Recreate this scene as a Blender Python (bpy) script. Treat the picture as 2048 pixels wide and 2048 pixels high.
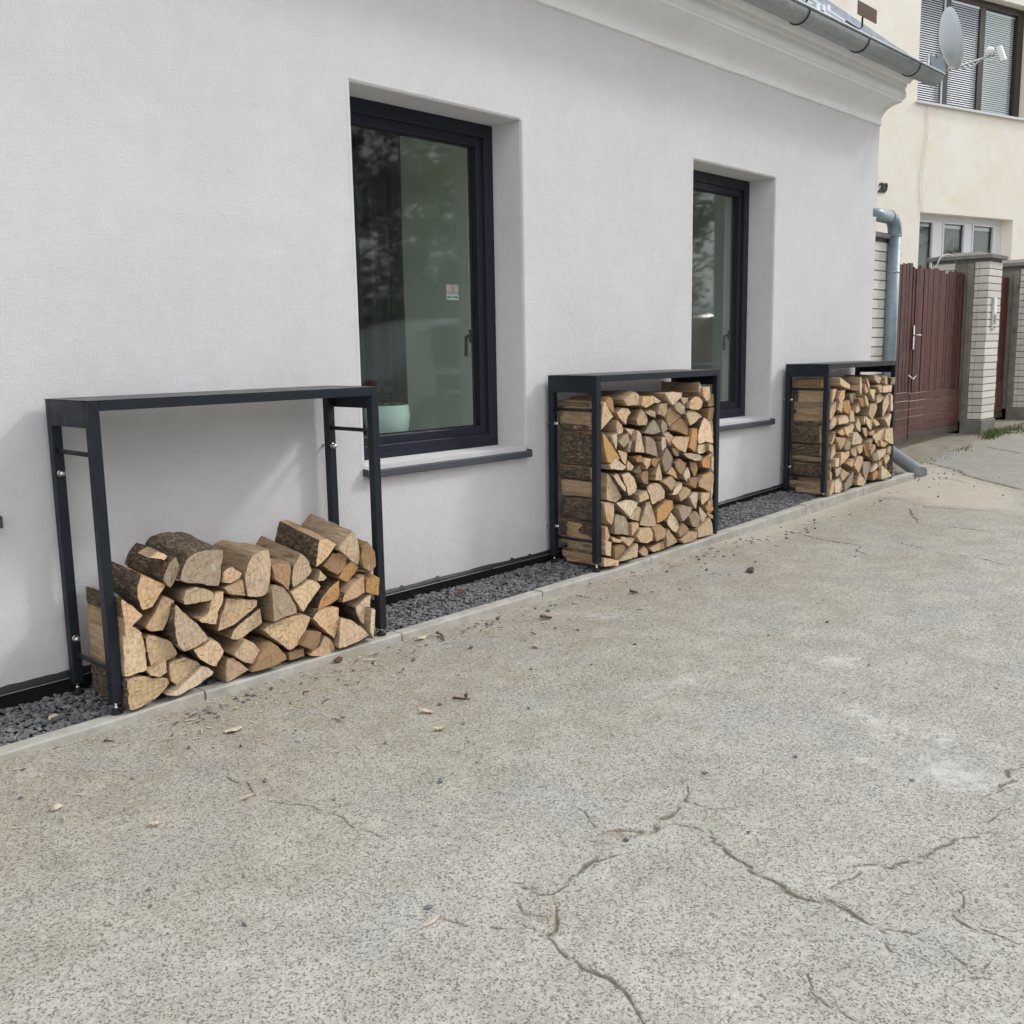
import bpy, bmesh, math, random
from mathutils import Vector, Matrix, noise
from mathutils.geometry import delaunay_2d_cdt
R = math.radians
for o in list(bpy.data.objects):
    bpy.data.objects.remove(o, do_unlink=True)
SC = bpy.context.scene
COL = SC.collection

# ------------------------------------------------------------------ camera
cam_data = bpy.data.cameras.new('camera')
cam = bpy.data.objects.new('camera', cam_data)
COL.objects.link(cam)
CAM_YAW, CAM_PITCH, CAM_ROLL = 0.7478, 0.1608, -0.0171
_f = Vector((math.cos(CAM_YAW)*math.cos(CAM_PITCH), math.sin(CAM_YAW)*math.cos(CAM_PITCH), -math.sin(CAM_PITCH)))
_r = Vector((math.sin(CAM_YAW), -math.cos(CAM_YAW), 0))
_u = _r.cross(_f)
_r2 = _r*math.cos(CAM_ROLL) + _u*math.sin(CAM_ROLL)
_u2 = _u*math.cos(CAM_ROLL) - _r*math.sin(CAM_ROLL)
cam.matrix_world = Matrix(((_r2.x, _u2.x, -_f.x, 0), (_r2.y, _u2.y, -_f.y, -4.03), (_r2.z, _u2.z, -_f.z, 1.40), (0, 0, 0, 1)))
cam_data.sensor_width = 36
cam_data.lens = 2010.09/2048*36
cam_data.clip_start = 0.05
cam_data.clip_end = 2000
SC.camera = cam

# ------------------------------------------------------------------ sky and sun (thin high cloud, hazy sun from the right)
SUN_EL, SUN_AZ = R(38), R(-30)          # azimuth measured from +X (along the wall) towards -Y (street side)
sun_dir = Vector((math.cos(SUN_EL)*math.cos(SUN_AZ), math.cos(SUN_EL)*math.sin(SUN_AZ), math.sin(SUN_EL)))
world = bpy.data.worlds.new('World')
SC.world = world
world.use_nodes = True
wn = world.node_tree.nodes
wn.clear()
sky = wn.new('ShaderNodeTexSky')
sky.sky_type = 'NISHITA'
sky.sun_disc = False
sky.sun_elevation = SUN_EL
sky.sun_rotation = math.atan2(sun_dir.x, sun_dir.y)
sky.altitude = 300
sky.air_density = 1.0
sky.dust_density = 6.0
sky.ozone_density = 1.0
hs = wn.new('ShaderNodeHueSaturation')
hs.inputs['Saturation'].default_value = 0.22
bg = wn.new('ShaderNodeBackground')
bg.inputs['Strength'].default_value = 0.12
wo = wn.new('ShaderNodeOutputWorld')
world.node_tree.links.new(sky.outputs[0], hs.inputs['Color'])
veil = wn.new('ShaderNodeMix')           # an even veil of high cloud over the clear sky
veil.data_type = 'RGBA'
veil.inputs[0].default_value = 0.84
veil.inputs[7].default_value = (5.3, 5.4, 5.65, 1)
world.node_tree.links.new(hs.outputs[0], veil.inputs[6])
world.node_tree.links.new(veil.outputs[2], bg.inputs['Color'])
world.node_tree.links.new(bg.outputs[0], wo.inputs['Surface'])
sl = bpy.data.lights.new('sun', 'SUN')
sl.energy = 0.55
sl.angle = R(7)
sl.color = (1.0, 0.97, 0.93)
sun = bpy.data.objects.new('sun', sl)
COL.objects.link(sun)
sun.rotation_euler = sun_dir.to_track_quat('Z', 'Y').to_euler()
SC.view_settings.view_transform = 'Standard'
SC.view_settings.look = 'None'
SC.view_settings.exposure = 1.16
SC.view_settings.gamma = 1.0
SC.view_settings.use_curve_mapping = False
SC.cycles.max_bounces = 8
SC.cycles.transparent_max_bounces = 12
SC.cycles.use_denoising = True

# ------------------------------------------------------------------ traced measurements (metres: x along the wall, y away from the street, z up)
LOGS_A=[('t',-0.434,[(1.697,0.18),(1.75,0.18),(1.803,0.158),(1.864,0.144),(1.873,0.119),(1.839,0.087),(1.781,0.062),(1.72,0.053),(1.697,0.057),(1.697,0.122)]),
('t',-0.442,[(1.775,0.195),(1.858,0.215),(1.858,0.169),(1.826,0.157),(1.792,0.17)]),
('t',-0.417,[(1.882,0.192),(1.914,0.206),(1.971,0.194),(2.02,0.156),(1.98,0.126),(1.916,0.087),(1.882,0.12)]),
('p',-0.446,[(1.896,0.095),(1.968,0.134),(2.01,0.158),(2.039,0.143),(2.062,0.119),(2.05,0.106),(1.99,0.084),(1.887,0.063),(1.851,0.077)]),
('t',-0.423,[(2.138,0.154),(2.169,0.149),(2.24,0.079),(2.187,0.063),(2.127,0.05),(2.124,0.097)]),
('p',-0.432,[(2.161,0.165),(2.22,0.22),(2.262,0.193),(2.296,0.151),(2.278,0.119),(2.263,0.097),(2.201,0.123)]),
('b',-0.447,[(2.291,0.159),(2.35,0.176),(2.405,0.113),(2.407,0.086),(2.331,0.072),(2.234,0.071),(2.253,0.102)]),
('b',-0.425,[(2.437,0.101),(2.52,0.11),(2.521,0.069),(2.437,0.071)]),
('b',-0.448,[(2.485,0.132),(2.53,0.189),(2.601,0.166),(2.594,0.129),(2.56,0.09)]),
('t',-0.428,[(2.598,0.098),(2.637,0.14),(2.677,0.105),(2.689,0.061),(2.645,0.048),(2.564,0.06),(2.531,0.078)]),
('p',-0.447,[(2.712,0.209),(2.771,0.189),(2.836,0.137),(2.868,0.094),(2.808,0.078),(2.693,0.066),(2.687,0.084)]),
('p',-0.445,[(2.887,0.22),(2.914,0.206),(2.902,0.064),(2.876,0.102)]),
('p',-0.429,[(1.697,0.369),(1.742,0.382),(1.773,0.347),(1.782,0.292),(1.789,0.194),(1.753,0.186),(1.697,0.183),(1.697,0.261)]),
('t',-0.409,[(1.799,0.316),(1.816,0.326),(1.869,0.3),(1.909,0.271),(1.931,0.219),(1.89,0.205),(1.806,0.199),(1.799,0.251)]),
('t',-0.444,[(1.917,0.433),(1.942,0.398),(2.044,0.268),(2.019,0.253),(1.937,0.233),(1.912,0.263),(1.906,0.333),(1.907,0.394)]),
('t',-0.439,[(1.978,0.231),(2.067,0.254),(2.09,0.242),(2.12,0.192),(2.073,0.135),(2.002,0.187)]),
('t',-0.419,[(2.155,0.407),(2.299,0.368),(2.297,0.344),(2.239,0.313),(2.174,0.284),(2.103,0.275),(2.118,0.324),(2.143,0.375)]),
('p',-0.403,[(2.186,0.264),(2.265,0.303),(2.321,0.331),(2.332,0.261),(2.276,0.237),(2.202,0.211),(2.165,0.225)]),
('p',-0.421,[(2.317,0.235),(2.347,0.25),(2.45,0.268),(2.519,0.262),(2.566,0.24),(2.534,0.183),(2.502,0.13),(2.449,0.112),(2.416,0.139),(2.368,0.183)]),
('t',-0.43,[(2.562,0.238),(2.602,0.268),(2.684,0.266),(2.721,0.251),(2.711,0.169),(2.685,0.113),(2.632,0.163),(2.581,0.213)]),
('p',-0.401,[(2.83,0.226),(2.879,0.262),(2.92,0.278),(2.912,0.104),(2.863,0.147)]),
('t',-0.448,[(1.697,0.497),(1.715,0.485),(1.773,0.419),(1.733,0.387),(1.697,0.349),(1.697,0.422)]),
('t',-0.407,[(1.883,0.468),(1.935,0.439),(1.906,0.381),(1.874,0.327),(1.817,0.336),(1.8,0.357),(1.844,0.407)]),
('t',-0.436,[(1.965,0.477),(2.011,0.485),(2.069,0.459),(2.09,0.441),(2.081,0.418),(2.021,0.416),(1.956,0.419),(1.952,0.444)]),
('t',-0.443,[(2.095,0.444),(2.135,0.442),(2.128,0.403),(2.099,0.36),(2.084,0.312),(2.018,0.333),(2.006,0.352),(2.05,0.37),(2.073,0.414)]),
('g',-0.444,[(2.378,0.425),(2.417,0.405),(2.456,0.353),(2.482,0.281),(2.417,0.273),(2.354,0.264),(2.355,0.351),(2.352,0.41)]),
('p',-0.435,[(2.457,0.376),(2.563,0.415),(2.597,0.398),(2.615,0.372),(2.566,0.322),(2.519,0.272),(2.495,0.307)]),
('o',-0.409,[(2.614,0.263),(2.638,0.312),(2.682,0.349),(2.739,0.377),(2.739,0.292),(2.672,0.267)]),
('t',-0.441,[(2.725,0.275),(2.744,0.319),(2.794,0.356),(2.858,0.382),(2.858,0.297),(2.799,0.278)]),
('o',-0.421,[(2.889,0.35),(2.928,0.367),(2.965,0.344),(2.958,0.259),(2.881,0.29)]),
('t',-0.418,[(1.782,0.545),(1.796,0.568),(1.888,0.517),(1.891,0.506),(1.833,0.431),(1.791,0.427),(1.772,0.503)]),
('g',-0.431,[(1.902,0.591),(1.938,0.618),(1.953,0.584),(1.943,0.552),(1.931,0.528),(1.904,0.496),(1.875,0.536)]),
('p',-0.423,[(1.826,0.632),(1.868,0.651),(1.908,0.623),(1.893,0.609)]),
('g',-0.447,[(1.936,0.527),(1.963,0.594),(1.986,0.617),(2.03,0.628),(2.141,0.616),(2.128,0.542),(2.111,0.469),(2.035,0.491),(1.93,0.526)]),
('t',-0.447,[(2.132,0.528),(2.174,0.54),(2.218,0.504),(2.209,0.486),(2.161,0.471),(2.125,0.481)]),
('t',-0.44,[(2.136,0.457),(2.222,0.477),(2.231,0.403),(2.155,0.425)]),
('p',-0.416,[(2.264,0.521),(2.29,0.563),(2.323,0.577),(2.372,0.575),(2.38,0.516),(2.356,0.39),(2.318,0.376),(2.254,0.392),(2.245,0.468)]),
('b',-0.429,[(2.377,0.51),(2.468,0.501),(2.464,0.438),(2.445,0.386),(2.388,0.444)]),
('t',-0.434,[(2.461,0.43),(2.476,0.488),(2.526,0.537),(2.56,0.509),(2.582,0.447),(2.536,0.418),(2.466,0.398)]),
('t',-0.421,[(2.629,0.578),(2.681,0.578),(2.708,0.562),(2.727,0.54),(2.677,0.497),(2.597,0.457),(2.615,0.522)]),
('p',-0.427,[(2.736,0.54),(2.808,0.598),(2.843,0.546),(2.856,0.484),(2.842,0.424),(2.782,0.473),(2.73,0.519)]),
('b',-0.435,[(2.857,0.514),(2.895,0.532),(2.932,0.479),(2.938,0.408),(2.907,0.382),(2.861,0.412),(2.85,0.47)]),
('b',-0.41,[(2.656,0.452),(2.713,0.503),(2.768,0.496),(2.796,0.476),(2.764,0.419),(2.725,0.399)]),
('o',-0.415,[(2.732,0.387),(2.771,0.433),(2.81,0.457),(2.851,0.417),(2.785,0.354)]),
('t',-0.438,[(2.597,0.4),(2.617,0.447),(2.654,0.405),(2.631,0.394)])]
LOGS_B=[('p',-0.409,[(4.692,1.081),(4.719,1.086),(4.816,0.992),(4.692,0.918)]),
('b',-0.411,[(4.719,1.082),(4.765,1.116),(4.794,1.105),(4.808,1.081),(4.805,1.022),(4.786,1.02)]),
('p',-0.397,[(4.849,1.013),(4.91,1.039),(4.978,1.032),(5.006,1.004),(4.966,0.986),(4.944,0.933),(4.893,0.963)]),
('t',-0.403,[(4.902,1.09),(5.026,1.131),(5.079,1.112),(5.096,1.05),(5.004,1.048),(4.947,1.047)]),
('t',-0.42,[(5.083,1.098),(5.201,1.096),(5.214,1.054),(5.13,1.024),(5.077,1.044)]),
('p',-0.393,[(5.25,1.094),(5.321,1.059),(5.29,1.047),(5.256,1.052)]),
('p',-0.427,[(5.325,1.108),(5.412,1.113),(5.508,1.107),(5.502,1.076),(5.413,1.027),(5.363,1.061)]),
('t',-0.415,[(5.503,1.072),(5.598,1.071),(5.612,1.049),(5.56,1.023),(5.521,1.046)]),
('t',-0.402,[(5.747,1.166),(5.779,1.132),(5.779,1.096),(5.746,1.093)]),
('t',-0.426,[(5.595,1.043),(5.648,1.069),(5.728,1.069),(5.77,1.034),(5.744,0.991),(5.663,0.985),(5.583,1.0)]),
('t',-0.412,[(5.771,1.125),(5.871,1.132),(5.881,1.051),(5.833,1.031),(5.776,1.077)]),
('g',-0.43,[(5.421,1.037),(5.485,1.048),(5.55,1.016),(5.544,0.966),(5.486,0.966),(5.428,1.002)]),
('t',-0.405,[(5.29,1.043),(5.371,1.046),(5.378,0.99),(5.353,0.956),(5.273,0.982)]),
('t',-0.401,[(5.047,0.954),(5.099,1.029),(5.146,0.996),(5.17,0.953),(5.152,0.919),(5.064,0.922)]),
('t',-0.409,[(5.137,0.996),(5.182,1.014),(5.237,0.998),(5.243,0.959),(5.195,0.972)]),
('t',-0.397,[(5.392,1.003),(5.434,1.022),(5.537,0.951),(5.423,0.887),(5.385,0.932)]),
('t',-0.419,[(5.57,0.965),(5.607,0.988),(5.687,0.976),(5.762,0.935),(5.622,0.882)]),
('b',-0.404,[(5.45,0.914),(5.539,0.941),(5.592,0.912),(5.619,0.874),(5.614,0.82),(5.502,0.853),(5.412,0.874)]),
('g',-0.408,[(5.119,0.874),(5.232,0.953),(5.275,0.912),(5.301,0.868),(5.221,0.856)]),
('g',-0.409,[(5.305,0.91),(5.323,0.944),(5.367,0.913),(5.374,0.877),(5.318,0.859)]),
('t',-0.414,[(4.832,0.974),(4.882,0.945),(4.899,0.923),(4.899,0.89),(4.843,0.881),(4.821,0.922)]),
('p',-0.398,[(5.823,0.927),(5.887,0.901),(5.931,0.822),(5.955,0.745),(5.848,0.761),(5.745,0.754),(5.737,0.807),(5.776,0.878)]),
('t',-0.394,[(4.942,0.91),(5.045,0.902),(5.04,0.848),(4.982,0.876)]),
('p',-0.413,[(4.78,0.879),(4.838,0.898),(4.833,0.788),(4.805,0.83)]),
('g',-0.405,[(4.899,0.863),(4.967,0.885),(4.978,0.829),(4.91,0.798),(4.854,0.839)]),
('p',-0.43,[(5.031,0.898),(5.066,0.879),(5.096,0.753),(4.985,0.766),(5.002,0.836)]),
('p',-0.404,[(4.969,0.83),(5.017,0.833),(5.009,0.762),(4.963,0.766)]),
('g',-0.406,[(5.134,0.852),(5.2,0.84),(5.249,0.808),(5.281,0.707),(5.135,0.748)]),
('p',-0.392,[(5.327,0.837),(5.393,0.825),(5.388,0.732),(5.357,0.721),(5.331,0.78)]),
('t',-0.399,[(5.341,0.857),(5.408,0.86),(5.453,0.828),(5.422,0.766),(5.39,0.797)]),
('t',-0.421,[(5.408,0.796),(5.452,0.829),(5.615,0.813),(5.558,0.712),(5.479,0.74)]),
('o',-0.417,[(5.656,0.857),(5.721,0.86),(5.709,0.773),(5.684,0.701),(5.603,0.744)]),
('p',-0.405,[(5.737,0.748),(5.824,0.744),(5.86,0.7),(5.77,0.685),(5.729,0.696)]),
('p',-0.431,[(5.827,0.749),(5.887,0.737),(5.896,0.676),(5.839,0.703)]),
('o',-0.414,[(4.702,0.911),(4.734,0.882),(4.799,0.811),(4.86,0.735),(4.777,0.716),(4.734,0.723),(4.712,0.805)]),
('p',-0.425,[(4.828,0.796),(4.923,0.767),(4.906,0.694),(4.872,0.721)]),
('p',-0.427,[(4.748,0.71),(4.814,0.746),(4.903,0.687),(4.869,0.668),(4.759,0.682)]),
('t',-0.43,[(4.925,0.72),(4.986,0.68),(4.968,0.655),(4.917,0.663),(4.906,0.695)]),
('o',-0.401,[(5.007,0.738),(5.112,0.732),(5.113,0.701),(5.066,0.691)]),
('t',-0.427,[(5.083,0.698),(5.124,0.719),(5.172,0.707),(5.166,0.67),(5.125,0.642)]),
('o',-0.422,[(5.185,0.702),(5.27,0.702),(5.222,0.65),(5.185,0.678)]),
('g',-0.416,[(5.309,0.691),(5.371,0.764),(5.429,0.694),(5.398,0.632),(5.335,0.606),(5.316,0.655)]),
('t',-0.397,[(5.434,0.75),(5.502,0.748),(5.555,0.704),(5.516,0.689),(5.464,0.712)]),
('p',-0.429,[(5.519,0.712),(5.678,0.695),(5.761,0.672),(5.748,0.644),(5.639,0.658)]),
('b',-0.414,[(5.452,0.656),(5.516,0.679),(5.596,0.642),(5.57,0.586),(5.518,0.573),(5.459,0.619)]),
('o',-0.41,[(5.778,0.632),(5.818,0.662),(5.874,0.676),(5.889,0.637),(5.891,0.576),(5.792,0.593)]),
('p',-0.397,[(5.92,0.66),(5.96,0.653),(5.96,0.54),(5.923,0.565)]),
('b',-0.399,[(5.648,0.644),(5.726,0.64),(5.755,0.581),(5.715,0.533),(5.662,0.605)]),
('b',-0.397,[(5.03,0.639),(5.095,0.681),(5.107,0.632),(5.071,0.618)]),
('b',-0.421,[(5.086,0.628),(5.145,0.636),(5.152,0.552),(5.11,0.556),(5.068,0.602)]),
('p',-0.415,[(5.238,0.613),(5.274,0.673),(5.312,0.584),(5.306,0.559),(5.232,0.564)]),
('t',-0.418,[(5.359,0.597),(5.409,0.639),(5.46,0.597),(5.487,0.547),(5.422,0.572)]),
('p',-0.397,[(5.571,0.566),(5.636,0.615),(5.671,0.56),(5.652,0.487),(5.598,0.53)]),
('p',-0.394,[(4.754,0.66),(4.803,0.621),(4.909,0.494),(4.847,0.467),(4.759,0.498)]),
('p',-0.426,[(4.79,0.639),(4.827,0.655),(4.905,0.559),(4.903,0.525),(4.849,0.572)]),
('t',-0.425,[(4.869,0.637),(4.941,0.65),(4.998,0.603),(5.022,0.545),(4.999,0.513),(4.93,0.501),(4.918,0.557)]),
('t',-0.423,[(5.289,0.551),(5.402,0.575),(5.454,0.54),(5.416,0.465),(5.365,0.514)]),
('b',-0.423,[(5.621,0.493),(5.627,0.537),(5.719,0.533),(5.693,0.462)]),
('t',-0.413,[(5.749,0.5),(5.817,0.546),(5.927,0.548),(5.926,0.481),(5.877,0.418),(5.75,0.47)]),
('p',-0.408,[(5.16,0.529),(5.224,0.55),(5.298,0.535),(5.342,0.486),(5.337,0.437),(5.213,0.409),(5.191,0.468)]),
('t',-0.421,[(5.05,0.493),(5.131,0.512),(5.164,0.459),(5.062,0.443)]),
('p',-0.432,[(5.384,0.455),(5.441,0.506),(5.525,0.519),(5.519,0.486),(5.441,0.448)]),
('t',-0.415,[(5.492,0.448),(5.584,0.485),(5.651,0.459),(5.612,0.414),(5.533,0.391)]),
('p',-0.417,[(5.618,0.411),(5.675,0.442),(5.744,0.426),(5.731,0.367),(5.705,0.321),(5.65,0.37)]),
('p',-0.409,[(5.777,0.422),(5.854,0.416),(5.897,0.404),(5.89,0.37),(5.8,0.331),(5.771,0.377)]),
('p',-0.394,[(5.929,0.51),(5.96,0.516),(5.96,0.414),(5.933,0.34)]),
('p',-0.404,[(4.844,0.468),(4.958,0.475),(5.069,0.441),(4.97,0.359)]),
('t',-0.411,[(4.966,0.357),(5.053,0.422),(5.083,0.404),(5.065,0.329),(5.018,0.339)]),
('t',-0.407,[(5.077,0.299),(5.154,0.43),(5.19,0.436),(5.253,0.303),(5.253,0.267),(5.155,0.277)]),
('o',-0.405,[(5.269,0.279),(5.28,0.371),(5.367,0.425),(5.444,0.409),(5.445,0.357),(5.356,0.296)]),
('g',-0.43,[(5.485,0.355),(5.537,0.37),(5.637,0.343),(5.605,0.295),(5.526,0.261)]),
('p',-0.396,[(5.768,0.334),(5.88,0.255),(5.825,0.2),(5.795,0.258)]),
('g',-0.401,[(5.65,0.282),(5.731,0.305),(5.788,0.252),(5.762,0.179),(5.692,0.204)]),
('o',-0.397,[(5.865,0.326),(5.948,0.315),(5.96,0.275),(5.877,0.284)]),
('o',-0.4,[(5.861,0.281),(5.959,0.244),(5.953,0.218),(5.902,0.237)]),
('t',-0.416,[(4.692,0.489),(4.795,0.469),(4.8,0.387),(4.784,0.341),(4.729,0.376)]),
('g',-0.416,[(4.801,0.373),(4.829,0.403),(4.919,0.377),(4.954,0.331),(4.96,0.254),(4.795,0.282)]),
('t',-0.428,[(4.961,0.325),(5.031,0.325),(5.042,0.299),(4.972,0.246)]),
('p',-0.407,[(5.382,0.278),(5.43,0.338),(5.495,0.285),(5.523,0.206),(5.471,0.195),(5.418,0.229)]),
('t',-0.43,[(4.692,0.339),(4.712,0.346),(4.75,0.28),(4.692,0.238)]),
('p',-0.429,[(4.692,0.225),(4.712,0.262),(4.766,0.243),(4.755,0.156),(4.7,0.172),(4.692,0.198)]),
('t',-0.424,[(4.768,0.276),(4.869,0.24),(4.852,0.222),(4.785,0.239)]),
('b',-0.426,[(4.783,0.206),(4.872,0.212),(4.912,0.185),(4.85,0.14),(4.805,0.127)]),
('t',-0.418,[(4.859,0.262),(5.009,0.229),(4.951,0.182),(4.893,0.222)]),
('t',-0.43,[(5.005,0.242),(5.051,0.284),(5.171,0.274),(5.202,0.234),(5.197,0.184),(5.136,0.176),(5.04,0.201)]),
('t',-0.432,[(5.195,0.264),(5.267,0.279),(5.33,0.23),(5.318,0.188),(5.243,0.17),(5.218,0.203)]),
('t',-0.426,[(5.329,0.207),(5.354,0.24),(5.495,0.131),(5.43,0.119),(5.353,0.116)]),
('b',-0.428,[(5.478,0.193),(5.542,0.251),(5.61,0.204),(5.557,0.174),(5.504,0.163)]),
('t',-0.417,[(5.722,0.179),(5.888,0.24),(5.925,0.189),(5.927,0.118),(5.73,0.121)]),
('p',-0.431,[(4.833,0.109),(5.015,0.197),(5.027,0.168),(5.027,0.108),(4.888,0.106)]),
('t',-0.397,[(5.087,0.126),(5.134,0.161),(5.183,0.125),(5.183,0.089),(5.135,0.089)]),
('t',-0.407,[(5.18,0.134),(5.279,0.155),(5.354,0.158),(5.368,0.104),(5.23,0.104)]),
('t',-0.426,[(4.692,0.157),(4.76,0.141),(4.832,0.119),(4.826,0.088),(4.704,0.099),(4.692,0.107)]),
('t',-0.422,[(5.514,0.139),(5.606,0.181),(5.712,0.166),(5.713,0.12),(5.567,0.108)])]
LOGS_B_SIDE=[('b',-0.316,[(4.691,1.075),(4.743,1.077),(4.754,1.046),(4.698,1.047),(4.692,1.056),(4.692,1.069)]),
('t',-0.34,[(4.695,1.014),(4.751,1.016),(4.738,0.908),(4.699,0.909),(4.693,0.945),(4.691,0.985)]),
('g',-0.334,[(4.691,0.896),(4.738,0.898),(4.735,0.7),(4.702,0.701),(4.691,0.769),(4.69,0.839)]),
('t',-0.317,[(4.691,0.691),(4.752,0.693),(4.752,0.616),(4.699,0.617),(4.691,0.642),(4.691,0.671)]),
('t',-0.338,[(4.691,0.605),(4.74,0.607),(4.743,0.51),(4.7,0.511),(4.692,0.543),(4.691,0.579)]),
('b',-0.331,[(4.691,0.499),(4.753,0.501),(4.743,0.37),(4.701,0.371),(4.69,0.415),(4.69,0.462)]),
('g',-0.329,[(4.696,0.361),(4.744,0.363),(4.739,0.261),(4.702,0.262),(4.692,0.296),(4.692,0.333)]),
('t',-0.331,[(4.693,0.244),(4.746,0.246),(4.742,0.201),(4.694,0.202),(4.69,0.216),(4.692,0.233)]),
('t',-0.342,[(4.691,0.181),(4.74,0.183),(4.741,0.119),(4.698,0.12),(4.69,0.141),(4.69,0.164)])]
LOGS_B_END=[('b',-0.383,[(5.91,0.259),(5.959,0.256),(5.959,0.152),(5.89,0.152)]),
('t',-0.388,[(5.91,0.357),(5.959,0.356),(5.959,0.262),(5.899,0.262)]),
('b',-0.389,[(5.889,0.468),(5.959,0.466),(5.959,0.362),(5.894,0.362)]),
('g',-0.389,[(5.911,0.587),(5.959,0.586),(5.959,0.472),(5.901,0.472)]),
('t',-0.389,[(5.909,0.673),(5.959,0.676),(5.959,0.592),(5.902,0.592)]),
('b',-0.383,[(5.896,0.786),(5.959,0.786),(5.959,0.682),(5.904,0.682)]),
('t',-0.386,[(5.891,0.896),(5.959,0.896),(5.959,0.792),(5.89,0.792)]),
('b',-0.388,[(5.892,0.982),(5.959,0.986),(5.959,0.902),(5.889,0.902)]),
('b',-0.385,[(5.895,1.078),(5.959,1.076),(5.959,0.992),(5.891,0.992)])]
LOGS_C_END=[('b',-0.382,[(8.882,0.335),(8.949,0.336),(8.949,0.242),(8.875,0.242)]),
('t',-0.386,[(8.878,0.428),(8.949,0.426),(8.949,0.342),(8.886,0.342)]),
('b',-0.387,[(8.889,0.549),(8.949,0.546),(8.949,0.432),(8.877,0.432)]),
('g',-0.377,[(8.888,0.636),(8.949,0.636),(8.949,0.552),(8.892,0.552)]),
('t',-0.384,[(8.89,0.748),(8.949,0.746),(8.949,0.642),(8.895,0.642)]),
('b',-0.385,[(8.898,0.858),(8.949,0.856),(8.949,0.752),(8.888,0.752)]),
('t',-0.384,[(8.886,0.952),(8.949,0.956),(8.949,0.862),(8.878,0.862)]),
('b',-0.389,[(8.896,1.044),(8.949,1.046),(8.949,0.962),(8.878,0.962)])]
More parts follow.
